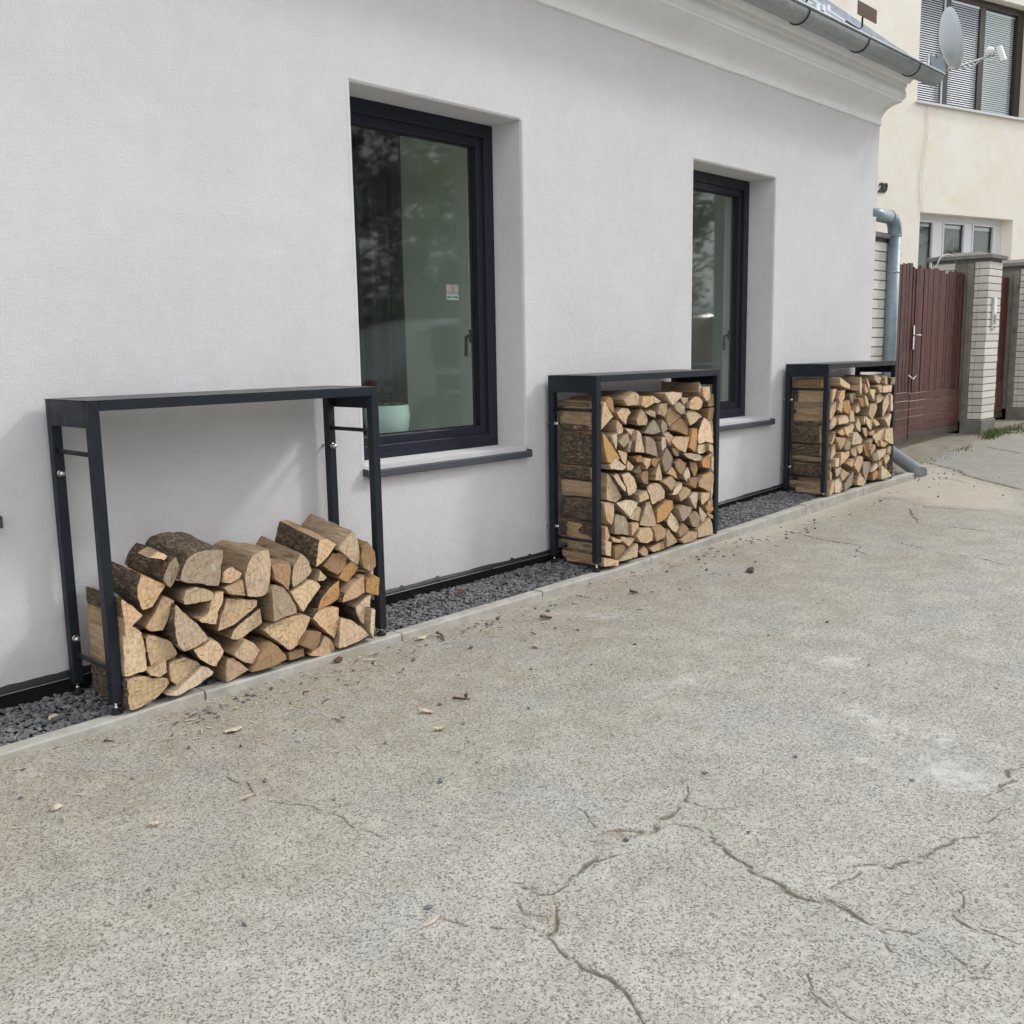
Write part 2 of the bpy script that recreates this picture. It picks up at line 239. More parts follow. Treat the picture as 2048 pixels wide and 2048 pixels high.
LOGS_C=[('p',-0.418,[(7.808,1.123),(7.83,1.129),(8.037,1.062),(8.033,1.021),(7.82,1.066)]),
('b',-0.417,[(8.056,1.047),(8.186,1.056),(8.207,1.0),(8.058,1.017)]),
('p',-0.427,[(8.171,1.122),(8.196,1.118),(8.235,1.041),(8.235,0.958),(8.193,1.001)]),
('p',-0.398,[(8.39,1.073),(8.412,1.104),(8.451,1.046),(8.443,0.99)]),
('p',-0.392,[(8.569,1.113),(8.619,1.125),(8.692,1.098),(8.686,1.073),(8.654,1.042),(8.566,1.084)]),
('t',-0.413,[(8.721,1.097),(8.79,1.113),(8.799,1.033),(8.718,1.043)]),
('g',-0.413,[(8.876,1.089),(8.95,1.093),(8.95,1.027),(8.864,1.031)]),
('p',-0.429,[(8.648,1.025),(8.862,1.027),(8.832,0.967),(8.653,0.971)]),
('t',-0.428,[(8.528,1.029),(8.63,1.043),(8.646,0.975),(8.603,0.969)]),
('t',-0.418,[(8.311,1.065),(8.393,0.992),(8.336,0.974),(8.298,1.024)]),
('p',-0.421,[(8.403,1.013),(8.528,1.004),(8.521,0.902),(8.449,0.948),(8.395,0.978)]),
('p',-0.399,[(8.587,0.948),(8.654,0.97),(8.765,0.926),(8.716,0.885),(8.611,0.875)]),
('p',-0.426,[(7.682,1.041),(7.746,1.039),(7.694,0.936),(7.682,0.932)]),
('t',-0.431,[(7.826,1.023),(7.902,1.026),(7.9,0.959),(7.871,0.944),(7.82,0.91),(7.785,0.965)]),
('g',-0.394,[(8.034,0.987),(8.193,0.993),(8.213,0.944),(8.199,0.917),(8.121,0.893)]),
('p',-0.411,[(7.682,0.89),(7.77,0.938),(7.776,0.865),(7.707,0.782),(7.682,0.804)]),
('p',-0.426,[(7.827,0.956),(7.874,0.94),(7.883,0.836),(7.784,0.871)]),
('o',-0.41,[(7.928,0.924),(8.033,0.939),(8.055,0.87),(8.012,0.817),(7.935,0.849)]),
('b',-0.431,[(8.138,0.941),(8.26,0.943),(8.299,0.885),(8.235,0.861)]),
('t',-0.411,[(8.323,0.974),(8.381,0.944),(8.414,0.857),(8.362,0.881)]),
('p',-0.393,[(8.466,0.876),(8.607,0.883),(8.647,0.837),(8.585,0.762),(8.553,0.735),(8.462,0.79)]),
('p',-0.397,[(8.77,0.904),(8.891,0.949),(8.891,0.868),(8.8,0.793),(8.723,0.753),(8.732,0.847)]),
('p',-0.404,[(8.898,0.942),(8.95,0.938),(8.95,0.79),(8.895,0.795)]),
('t',-0.422,[(8.131,0.845),(8.186,0.918),(8.225,0.84),(8.149,0.82)]),
('t',-0.417,[(8.028,0.858),(8.106,0.84),(8.145,0.754),(8.05,0.747)]),
('p',-0.425,[(7.826,0.795),(7.948,0.815),(8.007,0.763),(7.969,0.749),(7.83,0.744)]),
('p',-0.401,[(7.715,0.754),(7.77,0.818),(7.825,0.794),(7.807,0.742),(7.726,0.707)]),
('p',-0.411,[(8.324,0.785),(8.367,0.768),(8.361,0.709),(8.325,0.743)]),
('p',-0.401,[(8.397,0.787),(8.527,0.722),(8.499,0.652),(8.417,0.715)]),
('t',-0.419,[(8.497,0.725),(8.542,0.751),(8.67,0.692),(8.567,0.677)]),
('p',-0.423,[(8.735,0.732),(8.903,0.773),(8.858,0.68),(8.825,0.653)]),
('p',-0.4,[(8.192,0.716),(8.231,0.783),(8.303,0.716),(8.301,0.652),(8.211,0.687)]),
('p',-0.393,[(7.981,0.709),(8.154,0.732),(8.188,0.709),(8.145,0.656),(8.1,0.611),(8.033,0.65)]),
('t',-0.398,[(7.864,0.676),(7.954,0.71),(8.006,0.653),(7.944,0.643)]),
('t',-0.4,[(8.322,0.679),(8.406,0.68),(8.452,0.634),(8.44,0.589),(8.361,0.627)]),
('t',-0.399,[(8.466,0.633),(8.598,0.653),(8.585,0.607),(8.481,0.611)]),
('p',-0.402,[(8.561,0.598),(8.792,0.661),(8.807,0.609),(8.725,0.534),(8.676,0.494),(8.608,0.558)]),
('p',-0.423,[(8.771,0.649),(8.95,0.644),(8.95,0.568),(8.95,0.495),(8.858,0.51),(8.728,0.55)]),
('p',-0.411,[(7.713,0.601),(7.788,0.696),(7.793,0.642),(7.729,0.586)]),
('t',-0.418,[(7.789,0.642),(7.964,0.629),(7.953,0.575),(7.895,0.532),(7.844,0.584)]),
('g',-0.431,[(7.934,0.557),(7.983,0.621),(8.051,0.575),(8.023,0.522),(7.944,0.532)]),
('p',-0.431,[(8.084,0.558),(8.091,0.662),(8.155,0.664),(8.259,0.6),(8.246,0.559)]),
('p',-0.421,[(8.449,0.55),(8.52,0.58),(8.446,0.489)]),
('t',-0.422,[(8.66,0.555),(8.786,0.534),(8.843,0.511),(8.756,0.485),(8.683,0.502)]),
('p',-0.404,[(8.866,0.464),(8.905,0.496),(8.95,0.474),(8.95,0.401),(8.876,0.426)]),
('p',-0.394,[(7.741,0.462),(7.789,0.587),(7.842,0.59),(7.856,0.506),(7.797,0.484)]),
('p',-0.414,[(7.884,0.512),(8.069,0.51),(8.073,0.461),(7.898,0.401)]),
('t',-0.395,[(8.123,0.525),(8.232,0.53),(8.256,0.45),(8.223,0.446),(8.139,0.482)]),
('p',-0.392,[(8.271,0.52),(8.369,0.537),(8.357,0.477),(8.309,0.46)]),
('b',-0.394,[(8.37,0.526),(8.483,0.546),(8.522,0.405),(8.425,0.443)]),
('t',-0.417,[(8.471,0.49),(8.568,0.526),(8.589,0.48),(8.49,0.438)]),
('g',-0.423,[(8.512,0.429),(8.544,0.455),(8.596,0.455),(8.634,0.426),(8.621,0.376),(8.551,0.379)]),
('p',-0.423,[(8.613,0.464),(8.79,0.471),(8.776,0.428),(8.648,0.377)]),
('t',-0.424,[(8.745,0.394),(8.866,0.413),(8.888,0.374),(8.803,0.322)]),
('p',-0.424,[(7.779,0.467),(7.847,0.475),(7.854,0.399),(7.784,0.402)]),
('t',-0.407,[(8.022,0.409),(8.164,0.438),(8.182,0.415),(8.138,0.363)]),
('p',-0.396,[(8.177,0.38),(8.269,0.449),(8.387,0.432),(8.391,0.388),(8.299,0.297)]),
('g',-0.398,[(8.354,0.363),(8.402,0.391),(8.558,0.373),(8.547,0.308),(8.453,0.209),(8.379,0.282)]),
('p',-0.413,[(8.51,0.287),(8.612,0.361),(8.659,0.328),(8.601,0.297)]),
('t',-0.406,[(8.685,0.354),(8.768,0.383),(8.758,0.303),(8.706,0.293)]),
('o',-0.4,[(8.577,0.262),(8.649,0.291),(8.732,0.26),(8.691,0.228),(8.588,0.202)]),
('p',-0.429,[(8.715,0.227),(8.723,0.33),(8.892,0.231),(8.895,0.208),(8.723,0.2)]),
('p',-0.406,[(8.949,0.262),(8.95,0.365),(8.95,0.244)]),
('t',-0.396,[(7.739,0.435),(7.762,0.433),(7.779,0.363),(7.742,0.401)]),
('t',-0.401,[(7.732,0.389),(7.772,0.354),(7.776,0.303),(7.741,0.265)]),
('p',-0.402,[(7.833,0.379),(7.94,0.389),(7.956,0.346),(7.854,0.308)]),
('p',-0.413,[(7.936,0.376),(8.015,0.341),(8.096,0.319),(7.958,0.263),(7.91,0.317)]),
('t',-0.425,[(7.682,0.211),(7.745,0.301),(7.786,0.255),(7.768,0.189),(7.682,0.181)]),
('p',-0.4,[(7.832,0.276),(7.935,0.305),(7.991,0.196),(7.93,0.172),(7.836,0.179)]),
('g',-0.419,[(7.966,0.242),(8.1,0.312),(8.163,0.333),(8.141,0.216),(7.983,0.184)]),
('p',-0.4,[(8.286,0.248),(8.331,0.301),(8.432,0.211),(8.384,0.18),(8.282,0.199)])]
LOGS_C_SIDE=[('b',-0.322,[(7.685,1.119),(7.729,1.121),(7.732,1.047),(7.684,1.048),(7.68,1.072),(7.681,1.099)]),
('t',-0.331,[(7.68,1.007),(7.73,1.009),(7.739,0.943),(7.687,0.944),(7.682,0.966),(7.683,0.99)]),
('g',-0.337,[(7.681,0.935),(7.739,0.937),(7.737,0.851),(7.69,0.852),(7.682,0.88),(7.68,0.912)]),
('t',-0.343,[(7.683,0.842),(7.721,0.844),(7.733,0.748),(7.689,0.749),(7.682,0.781),(7.682,0.816)]),
('t',-0.324,[(7.682,0.739),(7.723,0.741),(7.738,0.594),(7.691,0.595),(7.682,0.645),(7.683,0.698)]),
('b',-0.333,[(7.68,0.585),(7.74,0.587),(7.737,0.49),(7.689,0.491),(7.68,0.523),(7.68,0.559)]),
('g',-0.335,[(7.684,0.481),(7.726,0.483),(7.734,0.442),(7.692,0.443),(7.68,0.456),(7.68,0.471)]),
('t',-0.344,[(7.682,0.433),(7.732,0.435),(7.73,0.338),(7.691,0.339),(7.683,0.371),(7.682,0.407)]),
('t',-0.316,[(7.685,0.284),(7.725,0.286),(7.721,0.216),(7.688,0.217),(7.681,0.24),(7.682,0.266)])]
CRACKS=[(0.012,[(2.471,-2.434),(2.377,-2.442),(2.276,-2.453),(2.236,-2.445),(2.221,-2.396),(2.191,-2.352),(2.154,-2.34)]),
(0.007,[(2.317,-2.453),(2.344,-2.494),(2.361,-2.546),(2.359,-2.598),(2.341,-2.654)]),
(0.008,[(2.361,-2.562),(2.364,-2.589),(2.319,-2.671),(2.283,-2.729),(2.255,-2.791),(2.265,-2.83),(2.256,-2.884),(2.239,-2.939),(2.236,-2.977),(2.253,-3.01),(2.24,-3.042),(2.235,-3.088),(2.216,-3.126),(2.207,-3.159),(2.23,-3.169),(2.234,-3.2),(2.251,-3.226)]),
(0.005,[(2.207,-3.159),(2.164,-3.197),(2.154,-3.216)]),
(0.007,[(2.319,-2.983),(2.36,-2.987),(2.399,-3.001),(2.454,-2.999),(2.495,-3.028),(2.506,-3.06),(2.545,-3.067),(2.592,-3.094),(2.648,-3.104),(2.687,-3.121),(2.749,-3.136),(2.801,-3.145),(2.825,-3.174),(2.864,-3.197)]),
(0.008,[(2.936,-3.174),(3.001,-3.186),(3.053,-3.198)]),
(0.008,[(3.099,-3.132),(3.218,-3.129),(3.335,-3.114),(3.431,-3.128)]),
(0.006,[(2.504,-3.238),(2.397,-3.277),(2.37,-3.312),(2.372,-3.346),(2.366,-3.382),(2.363,-3.419)]),
(0.007,[(1.937,-3.108),(1.895,-3.149),(1.872,-3.183),(1.865,-3.216),(1.857,-3.239)]),
(0.005,[(2.228,-3.312),(2.209,-3.348),(2.19,-3.383),(2.186,-3.406)]),
(0.005,[(2.147,-3.369),(2.178,-3.387),(2.23,-3.392)]),
(0.004,[(2.171,-3.245),(2.161,-3.283)]),
(0.008,[(1.662,-2.591),(1.652,-2.631),(1.632,-2.678),(1.628,-2.716),(1.64,-2.754),(1.641,-2.801),(1.622,-2.833),(1.597,-2.865),(1.582,-2.897),(1.564,-2.927)]),
(0.016,[(1.772,-2.511),(1.727,-2.549),(1.679,-2.569),(1.662,-2.591)]),
(0.005,[(1.667,-2.577),(1.664,-2.531),(1.667,-2.501)]),
(0.005,[(1.564,-2.342),(1.573,-2.397),(1.6,-2.417),(1.616,-2.447),(1.632,-2.477)]),
(0.015,[(1.795,-2.362),(1.806,-2.405),(1.804,-2.441),(1.824,-2.452)]),
(0.011,[(1.727,-2.412),(1.716,-2.468),(1.723,-2.517)]),
(0.004,[(2.185,-2.313),(2.211,-2.261),(2.24,-2.212)]),
(0.009,[(1.878,-2.465),(1.94,-2.448),(1.996,-2.432),(2.044,-2.447),(2.085,-2.468)]),
(0.006,[(2.1,-2.368),(2.121,-2.423)]),
(0.004,[(2.594,-2.36),(2.497,-2.429),(2.475,-2.474),(2.502,-2.515),(2.516,-2.549)]),
(0.006,[(1.695,-1.088),(1.677,-1.194),(1.686,-1.255),(1.647,-1.351)]),
(0.004,[(1.664,-1.452),(1.723,-1.555),(1.739,-1.64),(1.729,-1.773),(1.739,-1.884)]),
(0.01,[(6.546,-0.742),(6.456,-0.926),(6.44,-1.152),(6.413,-1.257)]),
(0.008,[(6.413,-1.257),(6.247,-1.297),(6.164,-1.401)]),
(0.01,[(7.924,-0.977),(7.613,-1.138),(7.437,-1.243)]),
(0.008,[(8.119,-0.94),(8.065,-1.068),(8.094,-1.189),(8.123,-1.308),(8.139,-1.54)]),
(0.022,[(10.563,-0.067),(10.348,-0.326),(10.15,-0.576),(9.82,-0.768),(9.595,-0.992),(9.398,-1.226),(9.221,-1.459)]),
(0.008,[(7.364,-1.488),(7.38,-1.679),(7.346,-1.791)]),
(0.007,[(6.479,-1.885),(6.465,-2.03),(6.382,-2.153)]),
(0.014,[(11.948,-0.244),(11.748,-0.502),(11.509,-0.798)]),
(0.008,[(9.56,-0.614),(9.485,-0.793),(9.354,-0.956)]),
(0.01,[(6.654,-1.409),(6.625,-1.511),(6.565,-1.611)])]
PALE=[[(3.213,-2.864),(3.275,-2.896),(3.306,-2.956),(3.235,-3.033),(3.246,-3.106),(3.165,-3.121),(3.121,-3.105),(3.117,-3.026),(3.083,-2.967),(3.095,-2.904)],
[(3.581,-2.454),(3.578,-2.535),(3.502,-2.631),(3.493,-2.697),(3.394,-2.724),(3.343,-2.685),(3.479,-2.603),(3.538,-2.486)],
[(3.13,-2.7),(3.169,-2.747),(3.109,-2.8),(3.103,-2.752)],
[(3.469,-2.766),(3.52,-2.853),(3.43,-2.885),(3.423,-2.807)],
[(4.021,-2.076),(4.133,-2.14),(4.125,-2.244),(4.017,-2.293),(4.015,-2.218),(4.0,-2.125)],
[(3.341,-1.766),(3.53,-1.806),(3.44,-1.855),(3.341,-1.834),(3.248,-1.786)],
[(3.982,-0.845),(4.058,-0.971),(3.982,-0.983),(3.927,-0.912)],
[(3.922,-0.655),(3.96,-0.733),(3.915,-0.758),(3.877,-0.682)],
[(1.222,-0.571),(1.283,-0.591),(1.256,-0.638),(1.213,-0.611)]]
SAND=[[(5.875,-0.347),(6.694,-0.271),(7.803,-0.178),(8.69,-0.158),(9.805,-0.284),(10.566,-0.075),(10.348,-0.326),(9.908,-0.707),(9.514,-1.047),(9.136,-1.483),(8.223,-1.747),(8.145,-1.551),(8.151,-1.285),(8.123,-1.02),(8.359,-0.805),(8.328,-0.589),(7.505,-0.639),(6.935,-0.626),(6.513,-0.695),(6.236,-0.712),(5.933,-0.575),(5.704,-0.532)],
[(11.442,0.507),(12.028,0.327),(12.373,0.141),(12.027,-0.053),(11.062,-0.03),(10.697,0.099)],
[(4.448,-0.487),(4.899,-0.418),(5.267,-0.426),(5.785,-0.403),(5.55,-0.552),(5.064,-0.565),(4.532,-0.563)],
[(3.422,-0.474),(3.913,-0.437),(4.423,-0.455),(4.327,-0.532),(3.806,-0.534),(3.389,-0.584)]]
DIRT=[[(2.178,-2.337),(2.222,-2.389),(2.249,-2.453),(2.204,-2.491),(2.156,-2.479),(2.141,-2.432),(2.149,-2.365)],
[(2.49,-2.403),(2.526,-2.429),(2.484,-2.468),(2.439,-2.449)],
[(1.643,-0.776),(1.721,-0.811),(1.677,-0.93),(1.616,-0.912)],
[(2.447,-2.543),(2.514,-2.555),(2.473,-2.607),(2.403,-2.604),(2.399,-2.567)],
[(1.795,-2.455),(1.805,-2.491),(1.688,-2.58),(1.672,-2.551),(1.71,-2.496)],
[(2.514,-1.954),(2.55,-2.042),(2.507,-2.075),(2.461,-2.019)]]
DARK=[[(10.563,-0.067),(10.348,-0.326),(10.15,-0.576),(9.82,-0.768),(9.595,-0.992),(9.398,-1.226),(9.221,-1.459),(8.997,-1.738),(14.503,-0.276),(13.401,-0.251),(12.247,-0.166),(11.533,-0.04)]]
DEBRIS=[('bark',(5.344, -1.044),0.11),
('chip',(1.898, -0.836),0.06),
('chip',(1.189, -0.957),0.045),
('chip',(2.402, -1.418),0.04),
('chip',(2.494, -1.251),0.05),
('twig',(2.672, -1.257),0.07),
('bark',(2.703, -1.256),0.03),
('splint',(1.617, -1.364),0.045),
('splint',(2.224, -1.051),0.07),
('splint',(1.821, -0.743),0.05),
('splint',(1.529, -2.319),0.055),
('bark',(3.785, -0.744),0.06),
('bark',(4.482, -0.791),0.05),
('chip',(1.331, -1.309),0.03),
('splint',(1.168, -1.063),0.05),
('chip',(3.151, -0.494),0.05),
('bark',(3.237, -0.533),0.06),
('bark',(2.692, -0.445),0.09),
('splint',(2.768, -0.578),0.07),
('chip',(3.388, -1.028),0.045),
('splint',(3.693, -0.893),0.06)]
PEBBLES=[(1.147,-0.798),(1.343,-1.775),(1.146,-1.639),(1.106,-1.717),(1.22,-1.969),(1.566,-2.265),(2.167,-2.439),(2.434,-2.678),(3.722,-1.005),(3.429,-0.918),(2.879,-1.03),(2.585,-1.226),(4.212,-1.774),(4.589,-1.888),(4.09,-2.319),(3.065,-2.901),(4.115,-2.829),(1.791,-1.584),(1.729,-1.297),(1.453,-0.935),(3.001,-2.533),(2.7,-2.368),(2.281,-1.732)]

# ------------------------------------------------------------------ helpers
def interp(x, xs, ys):
    if x <= xs[0]: return ys[0]
    for i in range(len(xs)-1):
        if x <= xs[i+1]:
            return ys[i] + (ys[i+1]-ys[i])*(x-xs[i])/(xs[i+1]-xs[i])
    return ys[-1]
def road_z(x): return interp(x, [-30, 1.2, 2.76, 4.83, 7.56, 9.4, 11.3, 12.9, 15, 20, 60], [-.05, .003, .017, .038, .081, .137, .195, .25, .31, .40, .9])
def kerb_z(x): return interp(x, [-3, 1.2, 1.67, 1.9, 2.76, 4.83, 5.86, 7.43, 9.39], [.02, .033, .036, .044, .053, .071, .106, .16, .190])
def plinth_z(x): return interp(x, [-3, 1.39, 1.68, 3.36, 4.7, 6.68, 7.72, 9.4], [.09, .134, .136, .150, .155, .211, .244, .29])
def grav_z(x): return interp(x, [-3, 1.39, 3.36, 4.7, 6.7, 7.7, 9.4], [.025, .045, .075, .09, .165, .19, .215])
def N3(x, y, z): return noise.noise(Vector((x, y, z)))

class MB:
    """collects shapes that become ONE mesh object"""
    def __init__(s): s.v, s.f, s.m, s.sm = [], [], [], []
    def face(s, idx, m=0, sm=False): s.f.append(idx); s.m.append(m); s.sm.append(sm)
    def box(s, a, b, m=0, M=None):
        (x0, y0, z0), (x1, y1, z1) = a, b
        n = len(s.v)
        P = [(x0,y0,z0),(x1,y0,z0),(x1,y1,z0),(x0,y1,z0),(x0,y0,z1),(x1,y0,z1),(x1,y1,z1),(x0,y1,z1)]
        if M is not None: P = [tuple(M @ Vector(p)) for p in P]
        s.v += P
        for q in ((0,3,2,1),(4,5,6,7),(0,1,5,4),(1,2,6,5),(2,3,7,6),(3,0,4,7)): s.face([n+i for i in q], m)
        return s
    def quad(s, a, b, c, d, m=0):
        n = len(s.v); s.v += [a, b, c, d]; s.face([n, n+1, n+2, n+3], m); return s
    def tube(s, pts, r, seg=12, m=0, caps=True, radii=None):
        pts = [Vector(p) for p in pts]
        n0 = len(s.v); up = None
        for i, p in enumerate(pts):
            t = (pts[min(i+1, len(pts)-1)] - pts[max(i-1, 0)]).normalized()
            if up is None:
                up = Vector((0, 0, 1)) if abs(t.z) < .9 else Vector((1, 0, 0))
            a = t.cross(up).normalized(); b = a.cross(t).normalized(); up = b
            rr = radii[i] if radii else r
            for k in range(seg):
                th = 2*math.pi*k/seg
                s.v.append(tuple(p + a*rr*math.cos(th) + b*rr*math.sin(th)))
        for i in range(len(pts)-1):
            for k in range(seg):
                k2 = (k+1) % seg
                s.face([n0+i*seg+k, n0+(i+1)*seg+k, n0+(i+1)*seg+k2, n0+i*seg+k2], m, True)
        if caps:
            s.face([n0+k for k in range(seg)], m)
            e = n0+(len(pts)-1)*seg
            s.face([e+k for k in reversed(range(seg))], m)
        return s
    def lathe(s, prof, c, seg=20, m=0, axis=None):
        """prof: (radius, height) pairs; axis: Matrix that turns local z to the axis"""
        n0 = len(s.v); c = Vector(c)
        for r, h in prof:
            for k in range(seg):
                th = 2*math.pi*k/seg
                p = Vector((r*math.cos(th), r*math.sin(th), h))
                if axis is not None: p = axis @ p
                s.v.append(tuple(c+p))
        for i in range(len(prof)-1):
            for k in range(seg):
                k2 = (k+1) % seg
                s.face([n0+i*seg+k, n0+i*seg+k2, n0+(i+1)*seg+k2, n0+(i+1)*seg+k], m, True)
        s.face([n0+k for k in reversed(range(seg))], m)
        e = n0+(len(prof)-1)*seg
        s.face([e+k for k in range(seg)], m)
        return s
    def prism(s, prof, x0, x1, m=0, close=True):
        """profile of (y, z) points swept along x"""
        n = len(s.v); k = len(prof)
        s.v += [(x0, y, z) for y, z in prof] + [(x1, y, z) for y, z in prof]
        rng = range(k) if close else range(k-1)
        for i in rng:
            j = (i+1) % k
            s.face([n+i, n+j, n+k+j, n+k+i], m)
        if close:
            s.face([n+i for i in reversed(range(k))], m); s.face([n+k+i for i in range(k)], m)
        return s
    def build(s, name, mats, parent=None, loc=(0, 0, 0), bevel=0, M=None, recalc=True, sharp=None):
        me = bpy.data.meshes.new(name)
        me.from_pydata(s.v, [], s.f)
        if not isinstance(mats, (list, tuple)): mats = [mats]
        for x in mats: me.materials.append(x)
        me.polygons.foreach_set('material_index', s.m)
        me.polygons.foreach_set('use_smooth', s.sm)
        if recalc:
            bm = bmesh.new(); bm.from_mesh(me); bmesh.ops.recalc_face_normals(bm, faces=bm.faces); bm.to_mesh(me); bm.free()
        if sharp is not None: me.set_sharp_from_angle(angle=R(sharp))
        me.update()
        o = bpy.data.objects.new(name, me)
        COL.objects.link(o)
        if M is not None: o.matrix_world = M
        else: o.location = loc
        if parent is not None: o.parent = parent
        if bevel:
            b = o.modifiers.new('bevel', 'BEVEL'); b.width = bevel; b.segments = 2; b.limit_method = 'ANGLE'; b.angle_limit = R(40)
            b.harden_normals = False
        return o
def empty(name, loc=(0, 0, 0), rz=0):
    o = bpy.data.objects.new(name, None); COL.objects.link(o)
    o.location = loc; o.rotation_euler = (0, 0, rz); o.empty_display_size = .1
    return o
def tag(o, label=None, cat=None, group=None, kind=None):
    if label: o['label'] = label
    if cat: o['category'] = cat
    if group: o['group'] = group
    if kind: o['kind'] = kind
    return o

# ------------------------------------------------------------------ node materials
class T:
    """small wrapper round a material's node tree"""
    def __init__(s, name, **pr):
        s.mat = bpy.data.materials.new(name); s.mat.use_nodes = True
        s.nt = s.mat.node_tree; s.n = s.nt.nodes; s.n.clear()
        s.out = s.n.new('ShaderNodeOutputMaterial')
        s.bsdf = s.n.new('ShaderNodeBsdfPrincipled')
        s.nt.links.new(s.bsdf.outputs[0], s.out.inputs['Surface'])
        for k, v in pr.items(): s.set(s.bsdf, k.replace('_', ' '), v)
    def set(s, node, key, v):
        sock = node.inputs[key]
        if hasattr(v, 'node') and hasattr(v, 'is_output'): s.nt.links.new(v, sock)
        else:
            if sock.type == 'RGBA' and len(v) == 3: v = (*v, 1)
            sock.default_value = v
    def p(s, key, v): s.set(s.bsdf, key, v)
    def pos(s): return s.n.new('ShaderNodeNewGeometry').outputs['Position']
    def obj(s): return s.n.new('ShaderNodeTexCoord').outputs['Object']
    def rnd(s): return s.n.new('ShaderNodeObjectInfo').outputs['Random']
    def ocol(s): return s.n.new('ShaderNodeObjectInfo').outputs['Color']
    def attr(s, name):
        a = s.n.new('ShaderNodeAttribute'); a.attribute_name = name; return a.outputs['Fac']
    def mapv(s, vec, scale=(1, 1, 1), loc=(0, 0, 0), rot=(0, 0, 0)):
        m = s.n.new('ShaderNodeMapping'); s.nt.links.new(vec, m.inputs[0])
        for k, v in (('Scale', scale), ('Location', loc), ('Rotation', rot)): s.set(m, k, v)
        return m.outputs[0]
    def noise(s, vec, scale, detail=3, rough=.55, dist=0, color=False):
        m = s.n.new('ShaderNodeTexNoise'); s.nt.links.new(vec, m.inputs['Vector'])
        for k, v in (('Scale', scale), ('Detail', detail), ('Roughness', rough), ('Distortion', dist)): s.set(m, k, v)
        return m.outputs['Color' if color else 'Fac']
    def voro(s, vec, scale, feature='F1', rand=1, out='Distance'):
        m = s.n.new('ShaderNodeTexVoronoi'); m.feature = feature; s.nt.links.new(vec, m.inputs['Vector'])
        s.set(m, 'Scale', scale); s.set(m, 'Randomness', rand)
        return m.outputs[out]
    def voro2(s, vec, scale):
        m = s.n.new('ShaderNodeTexVoronoi'); m.feature = 'F1'; s.nt.links.new(vec, m.inputs['Vector']); s.set(m, 'Scale', scale)
        return m.outputs['Distance'], s.sep(m.outputs['Color'])
    def math(s, op, a, b=0.0, c=None, clamp=False):
        m = s.n.new('ShaderNodeMath'); m.operation = op; m.use_clamp = clamp
        for i, v in enumerate((a, b, c)):
            if v is None: continue
            if hasattr(v, 'is_output'): s.nt.links.new(v, m.inputs[i])
            else: m.inputs[i].default_value = v
        return m.outputs[0]
    def ramp(s, fac, lo, hi, a=0.0, b=1.0):
        m = s.n.new('ShaderNodeMapRange'); s.set(m, 'Value', fac)
        for k, v in (('From Min', lo), ('From Max', hi), ('To Min', a), ('To Max', b)): s.set(m, k, v)
        m.interpolation_type = 'SMOOTHSTEP'
        return m.outputs[0]
    def mix(s, f, a, b, mode='MIX'):
        m = s.n.new('ShaderNodeMix'); m.data_type = 'RGBA'; m.blend_type = mode
        for k, v in ((0, f), (6, a), (7, b)):
            sock = m.inputs[k]
            if hasattr(v, 'is_output'): s.nt.links.new(v, sock)
            else: sock.default_value = v if k == 0 else ((*v, 1) if len(v) == 3 else v)
        return m.outputs[2]
    def bump(s, h, strength=.5, dist=.01, normal=None):
        m = s.n.new('ShaderNodeBump'); s.set(m, 'Height', h); s.set(m, 'Strength', strength); s.set(m, 'Distance', dist)
        if normal is not None: s.nt.links.new(normal, m.inputs['Normal'])
        s.nt.links.new(m.outputs[0], s.bsdf.inputs['Normal'])
        return m.outputs[0]
    def sep(s, vec):
        m = s.n.new('ShaderNodeSeparateXYZ'); s.nt.links.new(vec, m.inputs[0]); return m.outputs
    def comb(s, x, y, z):
        m = s.n.new('ShaderNodeCombineXYZ')
        for i, v in enumerate((x, y, z)):
            if hasattr(v, 'is_output'): s.nt.links.new(v, m.inputs[i])
            else: m.inputs[i].default_value = v
        return m.outputs[0]

def plain(name, col, rough=.6, metal=0, var=.12, scale=30, bump=0, bscale=80, spec=.5):
    t = T(name, Roughness=rough, Metallic=metal)
    t.p('Specular IOR Level', spec)
    v = t.obj()
    n = t.noise(v, scale, 4)
    t.p('Base Color', t.mix(n, tuple(c*(1-var) for c in col), tuple(min(1, c*(1+var)) for c in col)))
    if bump: t.bump(t.noise(v, bscale, 3), bump, .004)
    return t.mat

def m_stucco(name, col, dirt=0.06, bump=.8, scale=125):
    t = T(name, Roughness=.92); t.p('Specular IOR Level', .2)
    p = t.pos()
    a = t.noise(p, 1.3, 4, .6); b = t.noise(p, 9, 4, .6)
    f = t.math('ADD', t.math('MULTIPLY', a, .6), t.math('MULTIPLY', b, .4))
    c = t.mix(t.ramp(f, .3, .7), tuple(x*(1-dirt) for x in col), tuple(min(1, x*(1+dirt*.5)) for x in col))
    g2 = t.noise(p, scale, 4, .8)
    h = t.math('ADD', g2, t.math('MULTIPLY', t.noise(p, scale*.22, 2, .6), .5))
    c = t.mix(t.ramp(g2, .28, .42, .28, 0), c, tuple(x*.5 for x in col))
    # faint splash dirt just above the ground
    sz = t.sep(p)[2]
    c = t.mix(t.math('MULTIPLY', t.ramp(t.math('ADD', sz, t.math('MULTIPLY', b, .25)), .62, .22), .16), c, (.40, .37, .33))
    t.p('Base Color', c)
    t.bump(h, bump, .006)
    return t.mat

